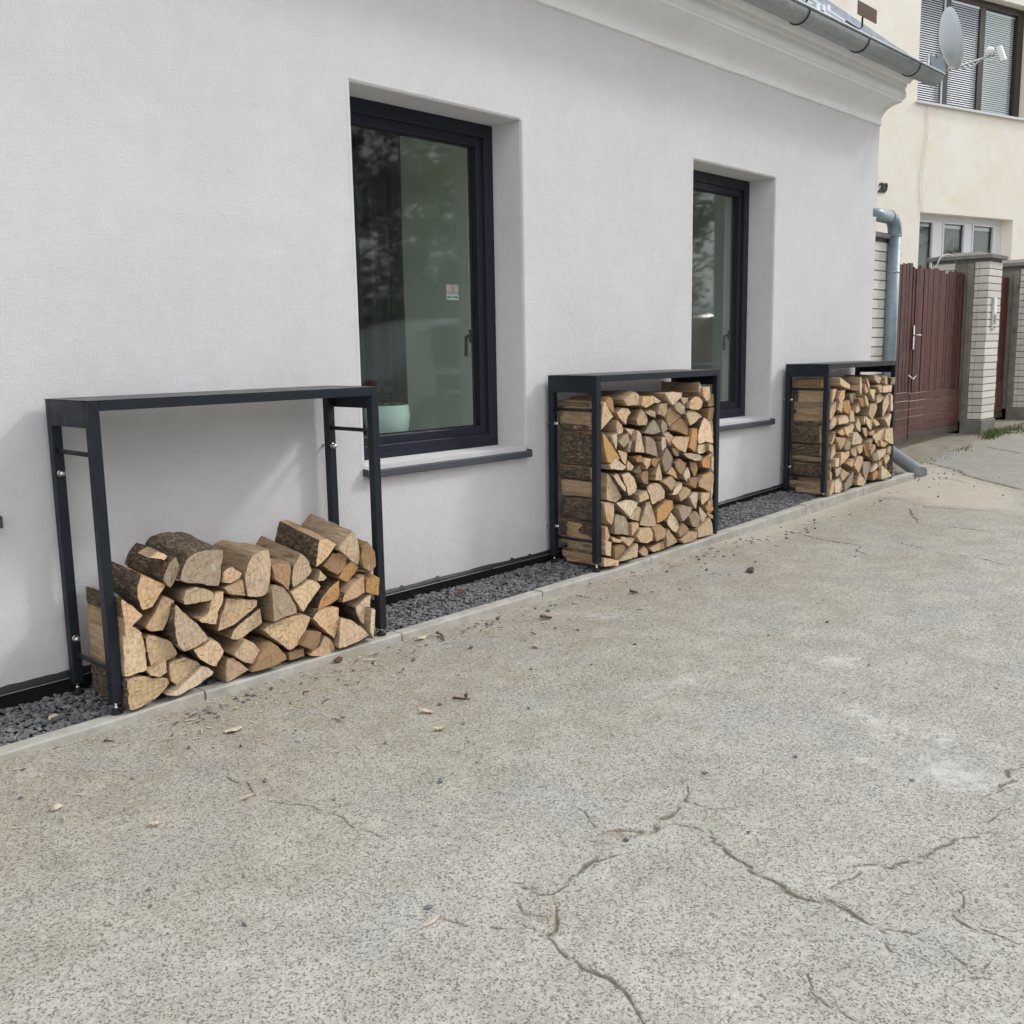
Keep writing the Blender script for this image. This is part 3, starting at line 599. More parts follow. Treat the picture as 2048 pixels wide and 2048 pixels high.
def m_asphalt():
    t = T('worn_asphalt', Roughness=.93); t.p('Specular IOR Level', .25)
    p = t.pos()
    big = t.noise(p, .8, 4, .6); mid = t.noise(p, 5.5, 4, .65); fine = t.noise(p, 60, 3, .75)
    sy = t.sep(p)[1]
    far = t.ramp(t.math('ADD', sy, t.math('MULTIPLY', t.math('SUBTRACT', big, .5), 1.6)), -2.6, -.7)     # brown dust lies thicker along the wall
    lo_ = t.mix(far, (.40, .385, .335), (.37, .333, .262)); hi_ = t.mix(far, (.495, .48, .43), (.455, .422, .345))
    base = t.mix(t.ramp(mid, .32, .68), lo_, hi_)
    sp = t.noise(p, 1.7, 4, .6)
    base = t.mix(t.ramp(sp, .50, .66, 0, .5), base, (.385, .38, .365))
    base = t.mix(t.ramp(sp, .50, .34, 0, .32), base, (.35, .32, .26))
    # exposed aggregate: small irregular stones of different greys
    wv = t.n.new('ShaderNodeVectorMath'); wv.operation = 'MULTIPLY_ADD'
    t.nt.links.new(t.noise(p, 130, 3, .8, color=True), wv.inputs[0]); wv.inputs[1].default_value = (.010, .010, .010); t.nt.links.new(p, wv.inputs[2])
    pw = wv.outputs[0]
    d0, cs = t.voro2(pw, 150)
    base = t.mix(t.ramp(cs[0], .05, .7, .40, .0), base, (.18, .172, .158))
    base = t.mix(t.ramp(cs[1], .70, .98, 0, .28), base, (.62, .60, .545))
    # open pits between the stones
    d1, c1 = t.voro2(t.mapv(pw, (1, 1, 1), (.37, .11, 0)), 185)
    lim = t.math('MULTIPLY', t.math('MULTIPLY', c1[1], c1[1]), t.ramp(fine, .3, .7, .35, .95))
    pits = t.ramp(t.math('SUBTRACT', lim, d1), -.12, .14)
    jit = t.math('SUBTRACT', t.noise(p, 24, 4, .75), .5)
    jj = t.math('MULTIPLY', jit, 1.5)
    def mask(name, lo, hi, k=1.0): return t.ramp(t.math('ADD', t.attr(name), t.math('MULTIPLY', jj, k)), lo, hi)
    pale = mask('pale', .28, .85); sand = mask('sand', .30, 1.0); dirt = mask('dirt', .4, 1.0); dark = mask('dark', .2, .9, .9)
    crk = mask('crack', .46, .92, 1.0); halo = mask('crack', .12, .8, .7)
    pf = t.math('MULTIPLY', pits, t.math('SUBTRACT', 1, t.math('MULTIPLY', t.math('MAXIMUM', pale, sand), .8)))
    base = t.mix(t.math('MULTIPLY', dark, .5), base, (.33, .325, .31))
    base = t.mix(t.math('MULTIPLY', pale, .72), base, (.60, .585, .55))
    base = t.mix(t.math('MULTIPLY', sand, .62), base, t.mix(fine, (.45, .405, .33), (.57, .53, .45)))
    base = t.mix(t.math('MULTIPLY', dirt, .6), base, (.30, .225, .15))
    base = t.mix(t.math('MULTIPLY', pf, .72), base, (.105, .098, .088))
    base = t.mix(t.math('MULTIPLY', halo, .38), base, (.24, .205, .16))
    base = t.mix(t.math('MULTIPLY', crk, .85), base, t.mix(fine, (.10, .085, .065), (.20, .17, .13)))
    t.p('Base Color', base)
    h = t.math('SUBTRACT', t.math('ADD', t.math('MULTIPLY', cs[0], .3), t.math('MULTIPLY', fine, .6)), t.math('MULTIPLY', pf, .8))
    t.bump(h, .7, .005)
    return t.mat

def m_concrete(name, col, stain=(.5, .48, .42), sc=14, moss=0, bump=.4):
    t = T(name, Roughness=.92); t.p('Specular IOR Level', .25)
    p = t.pos()
    a = t.noise(p, sc, 5, .65); b = t.noise(p, sc*9, 4, .7); w = t.noise(p, sc*.35, 4, .6)
    c = t.mix(t.ramp(a, .3, .7), tuple(x*.75 for x in col), col)
    c = t.mix(t.ramp(w, .45, .7, 0, .6), c, tuple(col[i]*stain[i] for i in range(3)))
    c = t.mix(t.ramp(b, .55, .75, 0, .35), c, tuple(x*.4 for x in col))
    if moss: c = t.mix(t.ramp(t.noise(p, sc*.6, 5, .7), .5, .68, 0, moss), c, (.10, .105, .055))
    t.p('Base Color', c)
    t.bump(t.math('ADD', b, a), bump, .006)
    return t.mat

def m_gravel(name='basalt_gravel'):
    t = T(name, Roughness=.85); t.p('Specular IOR Level', .35)
    p = t.pos()
    a = t.voro(p, 45, 'F1', 1, 'Color'); s = t.sep(a)
    c = t.mix(s[0], (.085, .087, .092), (.24, .24, .24))
    c = t.mix(t.ramp(t.noise(p, 150, 3), .5, .75, 0, .5), c, (.32, .32, .31))
    t.p('Base Color', c); t.bump(t.noise(p, 260, 3), .4, .003)
    return t.mat

def m_metal_paint(name, col, rough=.42, spec=.45, dust=0):
    t = T(name, Roughness=rough); t.p('Specular IOR Level', spec)
    p = t.obj()
    base = t.mix(t.noise(p, 7, 4), tuple(c*.88 for c in col), tuple(c*1.1 for c in col))
    if dust:      # dust and crumbs settle on surfaces that face up
        nz = t.sep(t.n.new('ShaderNodeNewGeometry').outputs['Normal'])[2]
        dm = t.math('MULTIPLY', t.ramp(nz, .6, .95), t.ramp(t.noise(p, 45, 5, .7), .35, .7, .25, 1))
        base = t.mix(t.math('MULTIPLY', dm, dust), base, (.30, .28, .25))
        base = t.mix(t.ramp(t.noise(p, 23, 4, .7), .62, .72, 0, .10), base, (.25, .24, .22))
    t.p('Base Color', base)
    t.p('Roughness', t.ramp(t.noise(p, 18, 4), .3, .7, rough*.85, rough*1.2))
    t.bump(t.noise(p, 900, 2), .06, .001)
    return t.mat

def m_zinc(name, col=(.45, .47, .48), rough=.45, metal=.75):
    t = T(name, Roughness=rough, Metallic=metal)
    p = t.pos()
    a = t.noise(p, 12, 5, .65); b = t.noise(p, 60, 4, .7)
    t.p('Base Color', t.mix(t.ramp(t.math('ADD', t.math('MULTIPLY', a, .6), t.math('MULTIPLY', b, .4)), .35, .65), tuple(c*.72 for c in col), col))
    t.p('Roughness', t.ramp(a, .3, .7, rough*.8, min(1, rough*1.35)))
    t.bump(a, .08, .004)
    return t.mat

def m_glass(name, refl=1.0):
    t = T(name); n, nt = t.n, t.nt
    n.remove(t.bsdf)
    tr = n.new('ShaderNodeBsdfTransparent'); tr.inputs[0].default_value = (.95, .98, .965, 1)
    gl = n.new('ShaderNodeBsdfGlossy'); gl.inputs['Roughness'].default_value = 0.035; gl.inputs['Color'].default_value = (.95, 1, .98, 1)
    lw = n.new('ShaderNodeLayerWeight'); lw.inputs['Blend'].default_value = .5
    mu = t.math('ADD', .045*refl, t.math('MULTIPLY', t.math('POWER', lw.outputs['Facing'], 4.0), .9*refl), clamp=True)
    mx = n.new('ShaderNodeMixShader')
    nt.links.new(mu, mx.inputs[0]); nt.links.new(tr.outputs[0], mx.inputs[1]); nt.links.new(gl.outputs[0], mx.inputs[2])
    nt.links.new(mx.outputs[0], t.out.inputs['Surface'])
    return t.mat

def m_log_end():
    t = T('log_cut_end', Roughness=.88); t.p('Specular IOR Level', .2)
    v = t.obj(); r = t.rnd(); tone = t.ocol()
    off = t.math('MULTIPLY', r, 37.0)
    s = t.sep(v)
    vv = t.comb(t.math('ADD', s[0], off), s[1], t.math('ADD', s[2], off))
    d = t.math('SQRT', t.math('ADD', t.math('MULTIPLY', s[0], s[0]), t.math('MULTIPLY', s[2], s[2])))
    dn = t.math('ADD', d, t.math('MULTIPLY', t.noise(vv, 14, 3), .03))
    ring = t.math('SINE', t.math('MULTIPLY', dn, 950.0))
    rw = t.math('SINE', t.math('MULTIPLY', dn, 260.0))
    c = t.mix(t.ramp(ring, -1, 1, 0, .14), tone, (.36, .26, .15))
    c = t.mix(t.ramp(rw, .2, 1, 0, .22), c, (.30, .19, .09))
    # saw marks across the face
    sm = t.mapv(vv, (160, 1, 9), rot=(0, .7, 0))
    c = t.mix(t.ramp(t.noise(sm, 1, 3), .48, .8, 0, .30), c, (.30, .21, .12))
    big = t.noise(vv, 22, 5, .65)
    c = t.mix(t.ramp(big, .47, .72, 0, .55), c, (.30, .215, .13))
    c = t.mix(t.ramp(t.noise(vv, 17, 4, .6, .4), .60, .72, 0, .6), c, (.62, .56, .47))
    c = t.mix(t.ramp(t.noise(t.mapv(vv, (1, 1, 2.2), rot=(0, .5, 0)), 70, 5, .75), .56, .69, 0, .75), c, (.13, .09, .055))
    # drying cracks that run out from the pith
    ang = t.math('ARCTAN2', s[2], s[0])
    ck = t.noise(t.comb(t.math('MULTIPLY', ang, 5.0), off, t.math('MULTIPLY', d, 4.0)), 1.6, 2)
    ckm = t.ramp(t.math('ABSOLUTE', t.math('SUBTRACT', ck, .5)), .007, .0)
    c = t.mix(t.math('MULTIPLY', ckm, .75), c, (.045, .03, .02))
    t.p('Base Color', c)
    t.bump(t.math('ADD', t.math('MULTIPLY', big, .8), t.math('SUBTRACT', t.noise(sm, 1, 3), ckm)), .85, .007)
    return t.mat

def m_log_split():
    t = T('log_split_side', Roughness=.9); t.p('Specular IOR Level', .2)
    v = t.obj(); off = t.math('MULTIPLY', t.rnd(), 53.0); tone = t.ocol()
    s = t.sep(v)
    vv = t.comb(t.math('ADD', s[0], off), s[1], t.math('ADD', s[2], off))
    fib = t.mapv(vv, (1, .09, 1))
    a = t.noise(fib, 90, 5, .7); b = t.noise(t.mapv(vv, (1, .2, 1)), 18, 4, .6, .3)
    c = t.mix(t.ramp(a, .3, .72), t.mix(.72, tone, (.20, .128, .068)), t.mix(.45, tone, (.36, .25, .14)))
    c = t.mix(t.ramp(b, .48, .7, 0, .5), c, (.21, .145, .09))
    c = t.mix(t.ramp(t.noise(fib, 40, 4, .7), .60, .68, 0, .75), c, (.09, .06, .038))
    c = t.mix(t.ramp(t.noise(vv, 9, 4), .56, .74, 0, .5), c, (.26, .235, .195))
    t.p('Base Color', c)
    t.bump(t.math('ADD', a, t.math('MULTIPLY', b, .7)), 1.0, .016)
    return t.mat

def m_bark():
    t = T('log_bark', Roughness=.95); t.p('Specular IOR Level', .15)
    v = t.obj(); off = t.math('MULTIPLY', t.rnd(), 71.0)
    s = t.sep(v)
    vv = t.comb(t.math('ADD', s[0], off), s[1], t.math('ADD', s[2], off))
    wv = t.n.new('ShaderNodeVectorMath'); wv.operation = 'MULTIPLY_ADD'
    t.nt.links.new(t.noise(vv, 30, 4, .7, color=True), wv.inputs[0]); wv.inputs[1].default_value = (.05, .05, .05); t.nt.links.new(vv, wv.inputs[2])
    q = t.mapv(wv.outputs[0], (1, .16, 1))
    a = t.voro(q, 85, 'DISTANCE_TO_EDGE'); b = t.noise(t.mapv(vv, (1, .35, 1)), 60, 5, .75)
    c = t.mix(t.ramp(b, .3, .7), (.15, .11, .075), (.40, .31, .22))
    c = t.mix(t.ramp(a, .0, .10, .55, 0), c, (.06, .043, .03))
    c = t.mix(t.ramp(t.noise(vv, 13, 4), .55, .7, 0, .7), c, (.36, .27, .185))
    c = t.mix(t.ramp(t.noise(vv, 10, 4), .62, .72, 0, .5), c, (.14, .15, .10))
    t.p('Base Color', c)
    t.bump(t.math('ADD', t.ramp(a, 0, .2), b), 1.0, .02)
    return t.mat

def m_boards():
    t = T('stained_board', Roughness=.6); t.p('Specular IOR Level', .35)
    v = t.pos(); tone = t.ocol()
    st = t.mapv(v, (1, 1, .12))
    a = t.noise(st, 60, 5, .65); b = t.noise(v, 5, 4)
    c = t.mix(t.ramp(a, .35, .7, 0, .75), tone, (.035, .018, .014))
    c = t.mix(t.ramp(b, .52, .72, 0, .45), c, (.14, .085, .06))
    t.p('Base Color', c); t.bump(a, .45, .004)
    return t.mat

def m_white_brick():
    t = T('pale_sand_lime_brick', Roughness=.85); t.p('Specular IOR Level', .25)
    p = t.pos(); r = t.rnd()
    c = t.mix(r, (.62, .60, .545), (.74, .72, .65))
    c = t.mix(t.ramp(t.noise(p, 11, 5, .65), .5, .75, 0, .5), c, (.46, .42, .36))
    c = t.mix(t.ramp(t.noise(p, 120, 3, .7), .6, .75, 0, .35), c, (.3, .28, .25))
    t.p('Base Color', c); t.bump(t.noise(p, 150, 4), .25, .004)
    return t.mat

def m_cream():
    t = T('weathered_cream_render', Roughness=.93); t.p('Specular IOR Level', .2)
    p = t.pos()
    a = t.noise(p, .9, 5, .6); b = t.noise(p, 3.3, 4, .6)
    c = t.mix(t.ramp(a, .3, .7), (.86, .80, .68), (.90, .87, .79))
    c = t.mix(t.ramp(b, .5, .72, 0, .5), c, (.82, .73, .58))
    c = t.mix(t.ramp(t.noise(p, 1.7, 4), .55, .7, 0, .5), c, (.90, .88, .82))
    t.p('Base Color', c); t.bump(t.noise(p, 120, 4, .7), .3, .006)
    return t.mat

def m_leaf(name, a, b):
    t = T(name, Roughness=.6); t.p('Specular IOR Level', .3)
    n = t.noise(t.pos(), 3, 4)
    t.p('Base Color', t.mix(t.ramp(n, .3, .7), a, b))
    return t.mat

STUCCO = m_stucco('pale_grey_stucco', (.722, .712, .722))
STUCCO_W = m_stucco('cornice_plaster', (.90, .90, .89), .06, .12, 60)
REVEAL = m_stucco('reveal_plaster', (.70, .69, .69), .05, .35, 170)
ASPHALT = m_asphalt()
KERB = m_concrete('kerb_concrete', (.50, .485, .44), (.66, .63, .54), 9, .18)
OLD_CONC = m_concrete('old_concrete', (.26, .25, .22), (.7, .68, .55), 7, .55, .7)
CAPC = m_concrete('cap_concrete', (.27, .265, .25), (.6, .6, .55), 20, .3, .9)
APRON = m_concrete('apron_concrete', (.30, .275, .22), (.7, .66, .5), 5, .25, .6)
GRAVEL = m_gravel()
RACKP = m_metal_paint('anthracite_rack_paint', (.013, .018, .025), .46, .3, .45)
WINP = m_metal_paint('anthracite_window_frame', (.016, .018, .031), .40, .3)
SILLM = m_metal_paint('sill_sheet_metal', (.07, .077, .09), .5, .25, .12)
PLINTH = plain('bitumen_plinth', (.018, .018, .019), .55, var=.3, scale=40, bump=.8, bscale=60)
CHROME = m_zinc('bright_steel', (.7, .7, .7), .18, 1)
RUBBER = plain('black_rubber', (.012, .012, .013), .6)
ZINC = m_zinc('zinc_gutter', (.40, .43, .44), .42, .6)
ZROOF = m_zinc('galvanised_roof_sheet', (.55, .59, .62), .33, .7)
PIPEM = m_zinc('painted_downpipe', (.28, .35, .40), .42, .25)
DARKM = plain('dark_iron', (.03, .028, .027), .6)
RUST = plain('rust_brown_plate', (.085, .042, .028), .75, var=.3, bump=.3)
GLASS = m_glass('window_glass', .72); 
LEND, LSPLIT, LBARK = m_log_end(), m_log_split(), m_bark()
BOARD = m_boards(); BRICK = m_white_brick(); CREAM = m_cream()
MORTAR = m_concrete('mortar', (.24, .23, .21), (.7, .7, .7), 30)
BROWNF = plain('brown_window_frame', (.035, .022, .018), .5, var=.25)
PVC = plain('white_pvc', (.66, .675, .70), .35, var=.04)
SLAT = plain('blind_slat', (.66, .70, .74), .45, var=.05)
DARKROOM = plain('dark_interior', (.035, .038, .036), .9)
SAGE = plain('sage_green_room_wall', (.58, .68, .60), .9, var=.05)
CURT = plain('dark_curtain', (.040, .040, .042), .9, var=.25, scale=12)
FLOORM = plain('room_floor', (.35, .27, .19), .6)
POTM = plain('mint_pot', (.52, .64, .60), .35, var=.03)
MOSS = plain('moss', (.06, .085, .025), .95, var=.4, scale=120, bump=1, bscale=200)
CONE = plain('pine_cone', (.045, .028, .018), .9, var=.3)
DISHM = plain('dish_grey', (.52, .56, .59), .4, var=.04)
GREYP = plain('grey_plastic', (.55, .56, .56), .4, var=.04)
NUMB = plain('black_number', (.02, .02, .022), .5)
WHITEP = plain('white_plastic', (.78, .78, .77), .35, var=.03)
CHIP = plain('wood_chip', (.56, .47, .35), .9, var=.35, scale=60, bump=.5)
BARKCHIP = plain('bark_chip', (.10, .05, .032), .95, var=.4, scale=60, bump=.7)
GRASS = m_leaf('grass', (.06, .11, .025), (.13, .19, .05))

# ================================================================== THE SETTING
# ---- ground: one sheet with recessed cracks, refined near the street in front of the wall
def in_poly(x, y, P):
    c = False; j = len(P)-1
    for i in range(len(P)):
        (xi, yi), (xj, yj) = P[i], P[j]
        if (yi > y) != (yj > y) and x < (xj-xi)*(y-yi)/(yj-yi)+xi: c = not c
        j = i
    return c
def poly_dist(x, y, P):
    b = 1e9
    for i in range(len(P)):
        (x0, y0), (x1, y1) = P[i], P[(i+1) % len(P)]
        dx, dy = x1-x0, y1-y0; L = dx*dx+dy*dy
        t = 0 if L == 0 else max(0, min(1, ((x-x0)*dx+(y-y0)*dy)/L))
        b = min(b, math.hypot(x-x0-t*dx, y-y0-t*dy))
    return b
def region(P, soft):
    xs = [p[0] for p in P]; ys = [p[1] for p in P]
    return (P, min(xs)-soft*2, max(xs)+soft*2, min(ys)-soft*2, max(ys)+soft*2, soft)
def region_val(x, y, regs):
    v = 0
    for P, x0, x1, y0, y1, soft in regs:
        if x0 < x < x1 and y0 < y < y1:
            d = poly_dist(x, y, P)
            d = d if in_poly(x, y, P) else -d
            v = max(v, max(0, min(1, .5+d/soft*.5)))
    return v
def build_ground():
    rg = random.Random(3)
    pts, zz, ck = [], [], []
    segs = []
    for w, P in CRACKS:
        # resample and roughen
        Q = []
        for i in range(len(P)-1):
            a, b = Vector(P[i]), Vector(P[i+1]); n = max(1, int((b-a).length/.022))
            for k in range(n): Q.append(a.lerp(b, k/n))
        Q.append(Vector(P[-1]))
        m = len(Q)
        Q2 = []
        for i, q in enumerate(Q):
            t = (Q[min(i+1, m-1)]-Q[max(i-1, 0)])
            if t.length < 1e-6: continue
            t.normalize(); nn = Vector((-t.y, t.x))
            q = q + nn*(N3(q.x*14, q.y*14, 2)*.026 + N3(q.x*48, q.y*48, 5)*.014)
            ww = .85*w*(.75+.6*N3(q.x*20, q.y*20, 9)+.25)*min(1, .25+min(i, m-1-i)/6)
            ww = max(ww, .003)
            Q2.append(q)
            for off, zc, cv in ((-3.4, 0, 0), (-1.5, 0, .3), (-.6, -.35, .75), (0, -1, 1), (.6, -.35, .75), (1.5, 0, .3), (3.4, 0, 0)):
                pp = q+nn*off*ww*1.1
                pts.append((pp.x, pp.y)); zz.append(zc*min(.011, ww*1.1)); ck.append(cv)
        segs.append((w, Q2))
    cells = {}
    for w, Q in segs:
        for q in Q: cells.setdefault((int(math.floor(q.x/.05)), int(math.floor(q.y/.05))), []).append((q.x, q.y, w))
    def near(x, y):
        cx, cy = int(math.floor(x/.05)), int(math.floor(y/.05))
        for i in (-1, 0, 1):
            for j in (-1, 0, 1):
                for a, b, w in cells.get((cx+i, cy+j), ()):
                    if math.hypot(a-x, b-y) < w*4.2+.006: return True
        return False
    def grid(x0, x1, y0, y1, st, hole=None):
        nx, ny = int(round((x1-x0)/st)), int(round((y1-y0)/st))
        for i in range(nx+1):
            for j in range(ny+1):
                x, y = x0+i*st, y0+j*st
                if hole and hole[0] < x < hole[1] and hole[2] < y < hole[3]: continue
                x += rg.uniform(-.3, .3)*st*.6; y += rg.uniform(-.3, .3)*st*.6
                if near(x, y): continue
                pts.append((x, y)); zz.append(0); ck.append(0)
    grid(.3, 14.4, -3.9, .9, .05)
    grid(-1, 17, -6, 2, .4, (.2, 14.5, -4.0, 1.0))
    grid(-30, 60, -40, 40, 6, (-1.5, 17.5, -6.5, 2.5))
    for a in range(24):
        th = 2*math.pi*a/24; pts.append((600*math.cos(th), 600*math.sin(th))); zz.append(0); ck.append(0)
    vs, es, fs, ov, oe, of = delaunay_2d_cdt([Vector(p) for p in pts], [], [], 0, 1e-5)
    me = bpy.data.meshes.new('road')
    V, at = [], {k: [] for k in ('crack', 'pale', 'sand', 'dirt', 'dark')}
    RP = [region(P, .12) for P in PALE]; RS = [region(P, .16) for P in SAND]; RD = [region(P, .06) for P in DIRT]; RK = [region(P, .14) for P in DARK]
    for i, v in enumerate(vs):
        src = ov[i][0] if ov[i] else 0
        x, y = v.x, v.y
        z = road_z(x)+zz[src]
        if .2 < x < 14.5 and -4 < y < 1: z += N3(x*1.1, y*1.1, 4)*.008 + N3(x*5, y*5, 8)*.0025
        V.append((x, y, z))
        at['crack'].append(ck[src])
        near_view = 0 < x < 16 and -5 < y < 2
        at['pale'].append(region_val(x, y, RP) if near_view else 0)
        s = region_val(x, y, RS) if near_view else 0
        kd = -.44-y                     # dust washed against the kerb
        if 0 < x < 9.4 and 0 <= kd < .4: s = max(s, .62*max(0, 1-kd/(.05+.07*(.5+.5*N3(x*2.2, 0, 3)))))
        at['sand'].append(s)
        at['dirt'].append(region_val(x, y, RD) if near_view else 0)
        at['dark'].append(region_val(x, y, RK) if near_view else 0)
    me.from_pydata(V, [], [list(f) for f in fs])
    for k, a in at.items():
        A = me.attributes.new(k, 'FLOAT', 'POINT'); A.data.foreach_set('value', a)
    me.polygons.foreach_set('use_smooth', [True]*len(me.polygons))
    me.materials.append(ASPHALT)
    bm = bmesh.new(); bm.from_mesh(me)
    if sum(f.normal.z for f in bm.faces) < 0: bmesh.ops.reverse_faces(bm, faces=bm.faces)
    bm.to_mesh(me); bm.free()
    o = bpy.data.objects.new('road', me); COL.objects.link(o)
    return tag(o, 'worn pale asphalt street with cracks and sandy patches', kind='structure')
build_ground()

# ---- kerb of concrete edging stones
kerb = tag(empty('kerb', (0, -.405, 0)), 'low concrete edging kerb in front of the gravel strip', kind='structure')
JOINTS = [-1.1, -.07, .97, 2.016, 3.073, 4.107, 5.15, 6.204, 7.25, 8.30, 9.42]
for i in range(len(JOINTS)-1):
    a, b = JOINTS[i]+.0045, JOINTS[i+1]-.0045
    mb = MB(); n = 8
    rk = random.Random(i)
    tilt, lift = rk.uniform(-.003, .003), rk.uniform(-.003, .003)
    rows = []
    for k in range(n+1):
        x = a+(b-a)*k/n; z = kerb_z(x)+lift+tilt*(k/n-.5)
        w = N3(x*9, 1, 1)*.003
        sec = [(-.0385+w, z-.22), (-.0385+w, z-.007), (-.032+w, z), (.030, z+N3(x*11, 7, 0)*.002), (.035, z-.006), (.035, z-.22)]
        rows.append(len(mb.v)); mb.v += [(x, y, zz) for y, zz in sec]
    for k in range(n):
        for j in range(5): mb.face([rows[k]+j, rows[k+1]+j, rows[k+1]+j+1, rows[k]+j+1])
    mb.face([rows[0]+j for j in range(6)]); mb.face([rows[n]+j for j in reversed(range(6))])
    mb.build('kerb_stone', KERB, kerb)

# ---- gravel strip between kerb and wall
def stones(name, spots, mat, seed):
    rg = random.Random(seed)
    t = (1+5**.5)/2
    ico = [Vector(p).normalized() for p in ((-1,t,0),(1,t,0),(-1,-t,0),(1,-t,0),(0,-1,t),(0,1,t),(0,-1,-t),(0,1,-t),(t,0,-1),(t,0,1),(-t,0,-1),(-t,0,1))]
    fc = [(0,11,5),(0,5,1),(0,1,7),(0,7,10),(0,10,11),(1,5,9),(5,11,4),(11,10,2),(10,7,6),(7,1,8),(3,9,4),(3,4,2),(3,2,6),(3,6,8),(3,8,9),(4,9,5),(2,4,11),(6,2,10),(8,6,7),(9,8,1)]
    V, F = [], []
    for x, y, z, r in spots:
        M = Matrix.Rotation(rg.uniform(0, 6.28), 3, 'Z') @ Matrix.Rotation(rg.uniform(-.6, .6), 3, 'X') @ Matrix.Diagonal((rg.uniform(.9, 1.35), rg.uniform(.65, 1), rg.uniform(.42, .7)))
        n = len(V)
        for p in ico:
            q = M @ (p*r*rg.uniform(.72, 1.2)); V.append((x+q.x, y+q.y, z+q.z))
        F += [(n+a, n+b, n+c) for a, b, c in fc]
    me = bpy.data.meshes.new(name); me.from_pydata(V, [], F); me.materials.append(mat)
    o = bpy.data.objects.new(name, me); COL.objects.link(o)
    return o
rg = random.Random(11)
sp = []
x = -1.05
while x < 9.45:
    y = -.365
    while y < -.008:
        xx, yy = x+rg.uniform(-.008, .008), y+rg.uniform(-.008, .008)
        f = (yy+.37)/.37
        z = (kerb_z(xx)-.012)*(1-f)+grav_z(xx)*f + N3(xx*6, yy*6, 0)*.008+rg.uniform(-.006, .006)
        sp.append((xx, min(yy, -.02), z-.004, rg.uniform(.009, .0165)))
        y += .017
    x += .0175
bed = MB(); n = 30
for k in range(n+1):
    x = -1.1+(9.42+1.1)*k/n; bed.v += [(x, -.371, kerb_z(x)-.03), (x, -.001, grav_z(x)-.018)]
for k in range(n): bed.face([2*k, 2*k+2, 2*k+3, 2*k+1])
tag(bed.build('gravel_bed', plain('gravel_fines', (.03, .03, .03), .95)), 'dark fines under the basalt gravel strip', kind='structure')
tag(stones('gravel', sp, GRAVEL, 5), 'dark grey basalt gravel between the kerb and the house wall', kind='stuff')
# loose gravel that spilled on to the street
sp = []
def spill(cx, cy, n, sx, sy):
    for i in range(n):
        x, y = rg.gauss(cx, sx), min(rg.gauss(cy, sy), -.46)
        r = rg.uniform(.006, .013); sp.append((x, y, road_z(x)+r*.45, r))
for x, y in PEBBLES:
    r = rg.uniform(.006, .011); sp.append((x, y, road_z(x)+r*.5, r))
spill(2.05, -.56, 14, .10, .03); spill(2.35, -.60, 10, .2, .05); spill(3.45, -.58, 12, .15, .04); spill(4.4, -.6, 7, .3, .06)
spill(6.1, -.62, 20, .22, .06); spill(5.5, -.6, 14, .2, .05); spill(6.6, -.68, 10, .25, .09); spill(7.6, -.75, 7, .5, .15); spill(9.6, -.6, 22, .2, .12)
spill(5.0, -1.0, 6, 1.2, .35); spill(3.0, -1.1, 9, .9, .4); spill(9.5, -1.1, 16, .8, .25); spill(2.2, -1.6, 7, .6, .4)
tag(stones('spilled_gravel', sp, GRAVEL, 9), 'loose dark gravel stones scattered on the asphalt', kind='stuff')

# crumbs of broken asphalt along the cracks
sp = []
for w, P in CRACKS:
    for i in range(len(P)-1):
        a, b_ = Vector(P[i]), Vector(P[i+1]); L = (b_-a).length
        for k in range(int(L*28)):
            q = a.lerp(b_, rg.random()); x, y = rg.gauss(q.x, .022), rg.gauss(q.y, .022); r = rg.uniform(.0018, .0048)
            if y < -.47: sp.append((x, y, road_z(x)+N3(x*1.1, y*1.1, 4)*.008+r*.4, r))
tag(stones('asphalt_crumbs', sp, m_concrete('asphalt_crumb', (.42, .40, .36), (.5, .48, .44), 60), 15), 'small crumbs of broken asphalt lying along the cracks', kind='stuff')

# ================================================================== THE GREY HOUSE
house = tag(empty('grey_house', (4, 0, 0)), 'pale grey stucco house with anthracite windows and a white cornice', 'house')
HX = 4.0
WINS = [(.26, 1.437), (3.241, 4.474), (6.275, 7.453)]
WZ0, WZ1 = .819, 2.689
def H(mb, name, mat, **k):       # part of the house (shift into the house's frame)
    mb.v = [(x-HX, y, z) for x, y, z in mb.v]
    return mb.build(name, mat, house, **k)
wall = MB()
xs = sorted({-4.0, 9.37, *[a for w in WINS for a in w], *[-4+i*.5 for i in range(27) if -4+i*.5 < 9.3]})
def holes(xa, xb): return any(a-1e-6 <= xa and xb <= b+1e-6 for a, b in WINS)
for xa, xb in zip(xs[:-1], xs[1:]):
    za, zb = plinth_z(xa)-.02, plinth_z(xb)-.02
    for yy in (0, .45):
        wall.quad((xa, yy, za), (xb, yy, zb), (xb, yy, WZ0), (xa, yy, WZ0))
        if not holes(xa, xb): wall.quad((xa, yy, WZ0), (xb, yy, WZ0), (xb, yy, WZ1), (xa, yy, WZ1))
        wall.quad((xa, yy, WZ1), (xb, yy, WZ1), (xb, yy, 3.36), (xa, yy, 3.36))
for a, b in WINS:       # reveals with slightly wavy plaster edges
    n = 14
    for k in range(n):
        za, zb = WZ0+(WZ1-WZ0)*k/n, WZ0+(WZ1-WZ0)*(k+1)/n
        for xx in (a, b): wall.quad((xx, 0, za), (xx, .45, za), (xx, .45, zb), (xx, 0, zb), 1)
    wall.quad((a, 0, WZ1), (b, 0, WZ1), (b, .45, WZ1), (a, .45, WZ1), 1)
    wall.quad((a, 0, WZ0), (b, 0, WZ0), (b, .45, WZ0), (a, .45, WZ0), 1)
wall.quad((9.37, 0, 0), (9.37, 6, 0), (9.37, 6, 3.36), (9.37, 0, 3.36))
